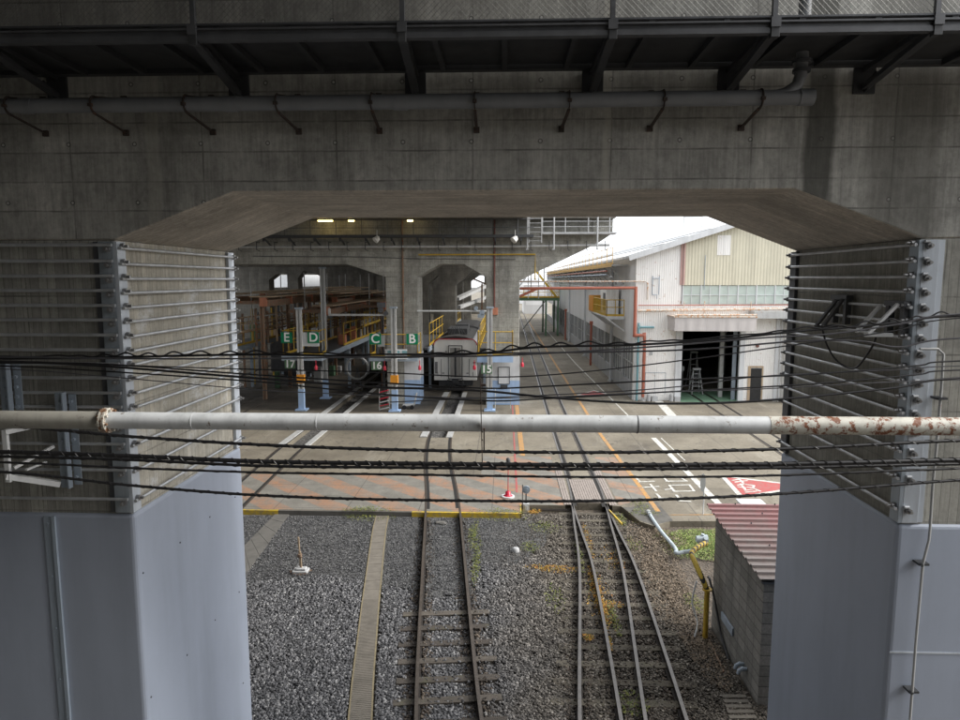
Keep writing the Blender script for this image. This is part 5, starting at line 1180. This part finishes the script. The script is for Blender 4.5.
# side wall
sw=MB().box(BX,BX+T,GY+T,130,3.4,EZ)
obj('side_cladding',sw,M['wall_g'],ws)
obj('side_plinth',MB().box(BX,BX+T,GY+T,130,0,1.05),M['plinth'],ws)
y=GY+.6; k=0
while y<112:
    w_=obj('window',MB().box(BX+.08,BX+.12,y,y+3.4,1.08,3.38),M['glass'],ws)
    fm=MB().box(BX-.02,BX+.14,y+3.4,y+4.0,1.05,3.4)
    for j in range(1,4): fm.box(BX+.03,BX+.075,y+.85*j-.05,y+.85*j+.05,1.08,3.38)
    fm.box(BX+.03,BX+.073,y,y+3.4,2.2,2.27)
    obj('frame',fm,M['steelw'] if k%3 else M['plinth'],w_); y+=4.0; k+=1
# roof
hx=BX-.55
ra=MB().add([(hx,GY-.45,zr(BX)-slope*.55+.06),(RX,GY-.45,RZ+.06),(RX,130,RZ+.06),(hx,130,zr(BX)-slope*.55+.06)],[(0,1,2,3)])
rb=MB()
for (x0,x1) in((hx,RX),(RX,XE+.55)):
    z0=EZ-slope*.55 if x0==hx else RZ; z1=RZ if x0==hx else EZ-slope*.55
    vs=[(x0,GY-.45,z0+.02),(x1,GY-.45,z1+.02),(x1,130,z1+.02),(x0,130,z0+.02)]
    rb.add(vs+[(a,b,c+.14) for a,b,c in vs],[(0,3,2,1),(4,5,6,7),(0,1,5,4),(1,2,6,5),(2,3,7,6),(3,0,4,7)])
rf=obj('roof',rb,M['roof_w'],ws)
obj('barge_board',MB().bar((hx,GY-.5,EZ-slope*.55+.02),(RX,GY-.5,RZ+.02),.06,.34).bar((RX,GY-.5,RZ+.02),(XE+.5,GY-.5,EZ-slope*.5+.02),.06,.34),M['wpaint'],rf)
for x,y0 in ((9.6,GY),(12.4,GY),(11.0,GY)):
    obj('roof_seam',MB().bar((x,GY-.4,zr(x)+.2),(x,129,zr(x)+.2),.06,.05),M['steelw'],rf)
obj('roof_frame',MB().tube([(15.6,60,zr(15.6)),(15.6,60,zr(15.6)+1.6)],.06,6).tube([(15.6,60,zr(15.6)+1.6),(17.2,60,zr(15.6)+1.6),(17.2,60,zr(15.6))],.06,6),M['steelw'],rf)
# canopy over doorway
cn=MB().box(10.1,14.9,GY-1.6,GY-.002,4.46,5.28)
obj('canopy',cn,M['canopy'],ws,.02); obj('canopy_top',MB().box(10.05,14.95,GY-1.65,GY-.003,5.285,5.36).tube([(10.1,GY-1.6,5.42),(14.9,GY-1.6,5.45)],.05,8),M['rustw'],ws)
obj('door_jamb',MB().box(10.6,10.98,GY-.2,GY-.002,0,4.45),M['wpaint'],ws); obj('door_jamb',MB().box(14.5,14.8,GY-.22,GY-.002,0,4.45),M['wpaint'],ws)
obj('door_leaf',MB().box(14.25,14.48,GY+.3,GY+.4,0,4.4),M['steelb'],ws)
obj('porch_roof',MB().box(14.97,18.5,GY-1.0,GY-.003,5.2,5.62),M['steelw'],ws)
obj('porch_wall',MB().box(17.2,18.4,GY-.9,GY-.01,0,5.15),M['wall_w'],ws)
obj('small_door',MB().box(15.3,15.95,GY-.03,GY-.002,0,2.05),M['black'],ws); obj('door_frame',MB().box(15.12,15.28,GY-.05,GY-.002,0,2.1).box(15.97,16.05,GY-.05,GY-.002,0,2.1).box(15.12,16.05,GY-.05,GY-.002,2.1,2.2),M['tan'],ws)
obj('wall_column',MB().box(16.7,16.9,GY-.12,GY-.002,0,5.1).tube([(17.0,GY-.15,0),(17.0,GY-.15,5.2)],.05,8),M['wpaint'],ws)
# gable fittings
obj('wall_ladder',MB().tube([(9.05,GY-.1,6.6),(9.05,GY-.1,7.75)],.03,6).tube([(9.45,GY-.1,6.6),(9.45,GY-.1,7.75)],.03,6).tube([(9.05,GY-.1,7.6),(9.45,GY-.1,7.6)],.025,6).tube([(9.05,GY-.1,6.6),(9.35,GY-.1,6.6),(9.35,GY-.1,6.35)],.025,6),M['steelb'],ws)
obj('faded_panel',MB().box(8.75,10.0,GY-.02,GY-.002,.5,1.75),M['plinth'],ws) if False else None
obj('panel_frame',MB().bar((8.8,GY-.02,1.75),(10.05,GY-.02,1.75),.02).bar((8.8,GY-.02,.4),(8.8,GY-.02,1.75),.02).bar((10.05,GY-.02,.4),(10.05,GY-.02,1.75),.02).bar((9.4,GY-.02,.4),(9.4,GY-.02,1.75),.015),M['steelb'],ws)
obj('wall_plate',MB().box(9.0,9.2,GY-.03,GY-.002,2.85,3.05),M['plinth'],ws); obj('red_lamp',MB().tube([(15.6,GY-.12,3.45),(15.6,GY-.02,3.45)],.09,12),M['dred'],ws)
# interior: floor, back wall, posts
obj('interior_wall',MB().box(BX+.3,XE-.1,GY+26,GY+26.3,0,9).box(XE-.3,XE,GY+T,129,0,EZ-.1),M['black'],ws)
struct('workshop_floor',MB().box(10.6,16.4,GY+.05,GY+3.6,.004,.0045).box(10.9,14.6,GY-.6,GY+.04,.004,.0045),M['shopfloor'])
for x,y,l in((12.3,GY+6,'pale inner column left in the dark workshop doorway'),(13.9,GY+1.4,'pale inner column right in the dark workshop doorway'),(17.5,GY+12,'dim inner column deep in the workshop')):
    solo('inner_column',MB().box(x-.12,x+.12,y-.12,y+.12,0,7.5),M['steelw'],l,'column')
def stepladder(x,y,lbl,h=1.9,mt='steelw'):
    m=MB()
    for s in(-1,1): m.bar((x+s*.35,y-.4,0),(x+s*.2,y,h),.05).bar((x+s*.35,y+.5,0),(x+s*.2,y,h),.05)
    for k in range(1,6): f=k/6; m.bar((x-.35+.15*f,y-.4+.4*f,h*f),(x+.35-.15*f,y-.4+.4*f,h*f),.04)
    m.box(x-.25,x+.25,y-.15,y+.15,h,h+.12); solo('step_ladder',m,M[mt],lbl,'ladder')
stepladder(13.3,GY+5.5,'step ladder standing deeper in the workshop doorway',2.4,'plinth'); stepladder(12.7,GY+2.6,'smaller trestle in front of the step ladder in the workshop',1.6,'plinth')
solo('stool',MB().box(12.05,12.35,GY+4.3,GY+4.6,1.3,1.6).bar((12.1,GY+4.35,0),(12.1,GY+4.35,1.3),.05).bar((12.3,GY+4.55,0),(12.3,GY+4.55,1.3),.05),M['wpaint'],'small white panel on a stand beside the left inner column','stand')
# pipes on the gable
gp=thing('red_pipe','bright red fire pipe running down the workshop corner with a jog','pipe',(8.3,GY-.25,0))
obj('pipe_run',MB().tube(smooth([Vector((8.0,GY-.3,7.1)),Vector((8.0,GY-.3,4.25)),Vector((8.02,GY-.3,4.12)),Vector((8.5,GY-.3,4.1)),Vector((8.62,GY-.3,3.95)),Vector((8.62,GY-.3,.25))],3),.10,12),M['red'],gp)
obj('foot',MB().tube([(8.62,GY-.3,0),(8.62,GY-.3,.1)],.2,12),M['steelw'],gp)
gg=thing('pipe_bridge','red pipe bridge spanning the road from the painted column to the workshop corner','pipe',(4.5,GY-.3,7))
obj('main_pipe',MB().tube([(.9,GY-.3,6.98),(8.0,GY-.3,7.02)],.085,12).tube([(.9,GY-.3,6.5),(2.0,GY-.3,6.98)],.08,8),M['red'],gg); obj('thin_pipe',MB().tube([(.9,GY-.15,7.4),(8.6,GY-.15,7.42),(8.75,GY-.15,7.3),(8.75,GY-.15,6.3)],.04,8),M['rustw'],gg)
for x in(1.6,2.4): obj('hanger',MB().tube([(x,GY-.3,7.0),(x,GY-.3,8.4)],.03,6),M['steelw'],gg)
solo('teal_pipe',MB().tube(smooth([Vector((9.2,GY-.2,4.6)),Vector((8.35,GY-.2,4.6)),Vector((8.27,GY-.2,4.5)),Vector((8.27,GY-.2,0))],3),.07,10),M['teal'],'thin teal pipe between the workshop corner and the red fire pipe','pipe')
solo('white_pipe',MB().tube([(8.12,GY-.12,0),(8.12,GY-.12,4.0)],.05,8),M['wpaint'],'thin white pipe hugging the workshop corner','pipe')
rp=thing('rusty_pipe','rust-streaked pipes running level across the workshop gable under its windows','pipe',(12,GY-.3,5.7))
obj('pipe_run',MB().tube([(8.15,GY-.3,5.62),(18.5,GY-.3,5.78)],.085,10),M['rustw'],rp); obj('thin_pipe',MB().tube([(8.2,GY-.25,5.95),(18.5,GY-.25,6.0)],.03,8),M['red'],rp)
for x in(10.95,12.2,15): obj('support',MB().tube([(x,GY-.3,5.4),(x,GY-.3,6.2)],.03,6),M['rustw'],rp)
for k in range(6):
    x=8.9+.3*k
for i,(x0,s) in enumerate(((8.95,.22),(10.35,.2))):
    m=MB().tube([(x0,GY-.4,.02),(x0,GY-.4,.42)],.13,12).tube([(x0,GY-.4,.42),(x0,GY-.4,.5)],[.13,.03],12).box(x0+.2,x0+.55,GY-.5,GY-.15,.0,.3)
    solo('valve_box',m,M['plinth'],['small valve and box at the workshop corner foot','small valve and box beside the left jamb of the workshop doorway'][i],'valve')
# poles along side wall
for i,y in enumerate((49.5,66,82,96)):
    t=thing('wall_pole',['pale grey pole beside the long workshop wall, nearest the corner','pale grey pole along the long workshop wall, second from the corner','pale grey pole along the long workshop wall, third from the corner','pale grey pole along the long workshop wall, most distant one'][i],'pole',(7.85,y,0),'pale poles along the workshop wall')
    obj('shaft',MB().tube([(7.85,y,0),(7.85,y,8.7)],.10,10),M['wpaint'],t); obj('foot',MB().tube([(7.85,y,0),(7.85,y,.12)],.2,10),M['steelw'],t)
for i,y in enumerate((59,84,)):
    solo('orange_pole',MB().tube([(7.6,y,0),(7.6,y,3.6)],.10,10).tube([(7.6,y,3.6),(7.6,y,3.9)],.16,10),M['red'],['orange-red hydrant pole by the long workshop wall, nearer one','orange-red hydrant pole by the long workshop wall, farther one'][i],'pole')
# eave gallery
eg=thing('eave_gallery','orange-yellow railed gallery hung along the workshop eave','gallery',(7.4,60,8.3))
obj('gallery_floor',MB().box(6.9,7.95,44,112,8.42,8.5),M['steelw'],eg); railing(eg,[(6.95,44),(6.95,112)],8.5,1.1,2.4,'porange',.024); obj('edge_beam',MB().box(6.85,6.9,44,112,8.35,8.5),M['porange'],eg)
lw=MB()
for y in range(45,112,3):
    lw.tube([(7.0,y,8.4),(7.9,y,7.2)],.035,6).tube([(7.0,y,8.4),(7.0,y,6.9)],.03,6)
lw.tube([(7.0,44,6.95),(7.0,112,6.95)],.04,6).tube([(7.0,44,7.7),(7.0,112,7.7)],.03,6)
obj('strut',lw,M['steelw'],eg)
for z,mm_ in((8.1,'red'),(7.85,'steelb')): obj('service_pipe',MB().tube([(6.9,46,z),(6.9,112,z)],.06,8),M[mm_],eg)
by=thing('balcony','bright orange and cream balcony on white brackets on the long workshop wall','balcony',(7.5,50,5))
obj('floor',MB().box(6.75,8.0,45,54,4.98,5.08),M['wpaint'],by); railing(by,[(7.95,54),(6.8,54),(6.8,45),(7.95,45)],5.08,1.1,.55,'yellow',.03); obj('orange_sheet',MB().box(6.74,7.95,53.98,54.02,5.1,6.3).box(6.72,6.76,51.5,54,5.1,6.3),M['orange'],by)
for y in range(45,55,2): obj('bracket',MB().bar((6.8,y,4.97),(8.0,y,4.1),.07).bar((6.8,y,4.93),(8.0,y,4.93),.08),M['wpaint'],by)
ac=thing('air_unit','tall cream cabinet standing on the orange balcony','cabinet',(7.5,48,5.1)); obj('cabinet_body',MB().box(7.0,7.9,46.8,49.4,5.09,6.9),M['wall_w'],ac,.03); obj('louvre',MB().box(6.98,6.998,47.0,48.0,5.4,6.6),M['dark2'],ac)
# green footbridge far down the road
fb=thing('footbridge','green steel footbridge with yellow railing crossing the road in the distance','bridge',(4,92,0))
obj('girder',MB().box(.5,7.3,90,98,4.75,5.15),M['dgreen'],fb); obj('edge_rail',MB().box(.5,7.3,89.9,90,5.15,5.3),M['yellow'],fb); railing(fb,[(.6,90),(7.2,90)],5.2,1.2,.9,'yellow',.04)
for x in(5.4,7.0): obj('leg',MB().box(x,x+.22,90,90.3,0,4.75).box(x,x+.22,97,97.3,0,4.75),M['dgreen'],fb)
obj('stair',MB().bar((6.9,90,5.2),(4.2,90,8.6),.2,.3).bar((7.2,91,5.4),(4.5,91,8.8),.06,.06),M['yellow'],fb); obj('brace',MB().bar((5.4,90.1,4.7),(2.6,96,.5),.1).bar((.9,94,5.2),(3.4,94,8.5),.15),M['steelw'],fb)
for i,(x0,x1,y,z,m_) in enumerate(((-2,11,215,7.5,'wpaint'),(4.2,9.5,150,6.5,'wall_g'))):
    solo('distant_building',MB().box(x0,x1,y,y+14,0,z).box(x0+.5,x1-.5,y-.02,y,z*.3,z*.42).box(x0+.5,x1-.5,y-.02,y,z*.65,z*.78),M[m_],['pale building closing the far end of the road','grey building beside the road past the footbridge'][i],'building')
for i,(x,y) in enumerate(((3.2,86),(4.7,100))):
    pass
sc_=thing('pipe_scaffold','white pipe frame standing beside the footbridge in the distance','frame',(2.5,80,0))
m=MB()
for x in(1.6,2.9,4.2): m.tube([(x,84,5.2),(x,84,9)],.06,6)
for z in(6.4,7.6,8.8): m.tube([(1.4,84,z),(4.4,84,z)],.05,6)
m.tube([(1.6,84,0),(1.6,84,5.2)],.07,6); obj('frame',m,M['steelw'],sc_)
# unseen walls added behind and to the left of the camera to block light
solo('light_blocker',MB().box(-40,32,-14,-12.05,-.2,13.3).box(-40,-7.2,-12,3.2,-.2,12.3).box(-7.2,6,-12,-1.2,-.2,5.6),M['fard'],'unseen concrete walls added behind and left of the camera to block light','building')
# ================================================================== LIGHT, SKY, CAMERA
sc=bpy.context.scene
w=bpy.data.worlds.new('World'); sc.world=w; w.use_nodes=True; nt=w.node_tree
sky=nt.nodes.new('ShaderNodeTexSky'); sky.sky_type='NISHITA'; sky.sun_disc=False
EL,AZ=38,93    # sun elevation and compass azimuth (0 = +Y, 90 = +X)
sky.sun_elevation=math.radians(EL); sky.sun_rotation=math.radians(AZ); sky.air_density=.7; sky.dust_density=6.; sky.ozone_density=.6
# thin overcast: pale cloud veil over the sky
tc_=nt.nodes.new('ShaderNodeTexCoord'); nz=nt.nodes.new('ShaderNodeTexNoise'); nz.inputs['Scale'].default_value=2.2; nz.inputs['Detail'].default_value=6
nt.links.new(tc_.outputs['Generated'],nz.inputs['Vector'])
cr_=nt.nodes.new('ShaderNodeValToRGB'); cr_.color_ramp.elements[0].position=.3; cr_.color_ramp.elements[0].color=(.78,.83,.90,1); cr_.color_ramp.elements[1].position=.62; cr_.color_ramp.elements[1].color=(1,1,1,1)
nt.links.new(nz.outputs['Fac'],cr_.inputs[0])
cs=nt.nodes.new('ShaderNodeVectorMath'); cs.operation='SCALE'; cs.inputs['Scale'].default_value=8.4; nt.links.new(cr_.outputs[0],cs.inputs[0])
mx=nt.nodes.new('ShaderNodeMix'); mx.data_type='RGBA'; mx.inputs[0].default_value=.85; nt.links.new(sky.outputs[0],mx.inputs[6]); nt.links.new(cs.outputs[0],mx.inputs[7])
bg=nt.nodes['Background']; bg.inputs['Strength'].default_value=.15; nt.links.new(mx.outputs[2],bg.inputs['Color'])
sl=bpy.data.lights.new('sun','SUN'); sl.energy=2.2; sl.angle=math.radians(20); sl.color=(1,.97,.92)
so=bpy.data.objects.new('sun',sl); C.objects.link(so); so.location=(30,-20,40)
d=Vector((math.sin(math.radians(AZ))*math.cos(math.radians(EL)),math.cos(math.radians(AZ))*math.cos(math.radians(EL)),math.sin(math.radians(EL))))
so.rotation_euler=d.to_track_quat('Z','Y').to_euler()
cam=bpy.data.cameras.new('camera'); co=bpy.data.objects.new('camera',cam); C.objects.link(co); co.location=(0,0,H); co.rotation_euler=(math.pi/2-PIT,0,YAW)
cam.sensor_width=36; cam.lens=F/960*36; cam.clip_end=2000; cam.clip_start=.05; sc.camera=co
sc.view_settings.view_transform='Standard'; sc.view_settings.look='None'; sc.view_settings.gamma=1; sc.view_settings.use_curve_mapping=False; sc.view_settings.exposure=.86
sc.cycles.max_bounces=6; sc.cycles.diffuse_bounces=4; sc.cycles.use_denoising=True
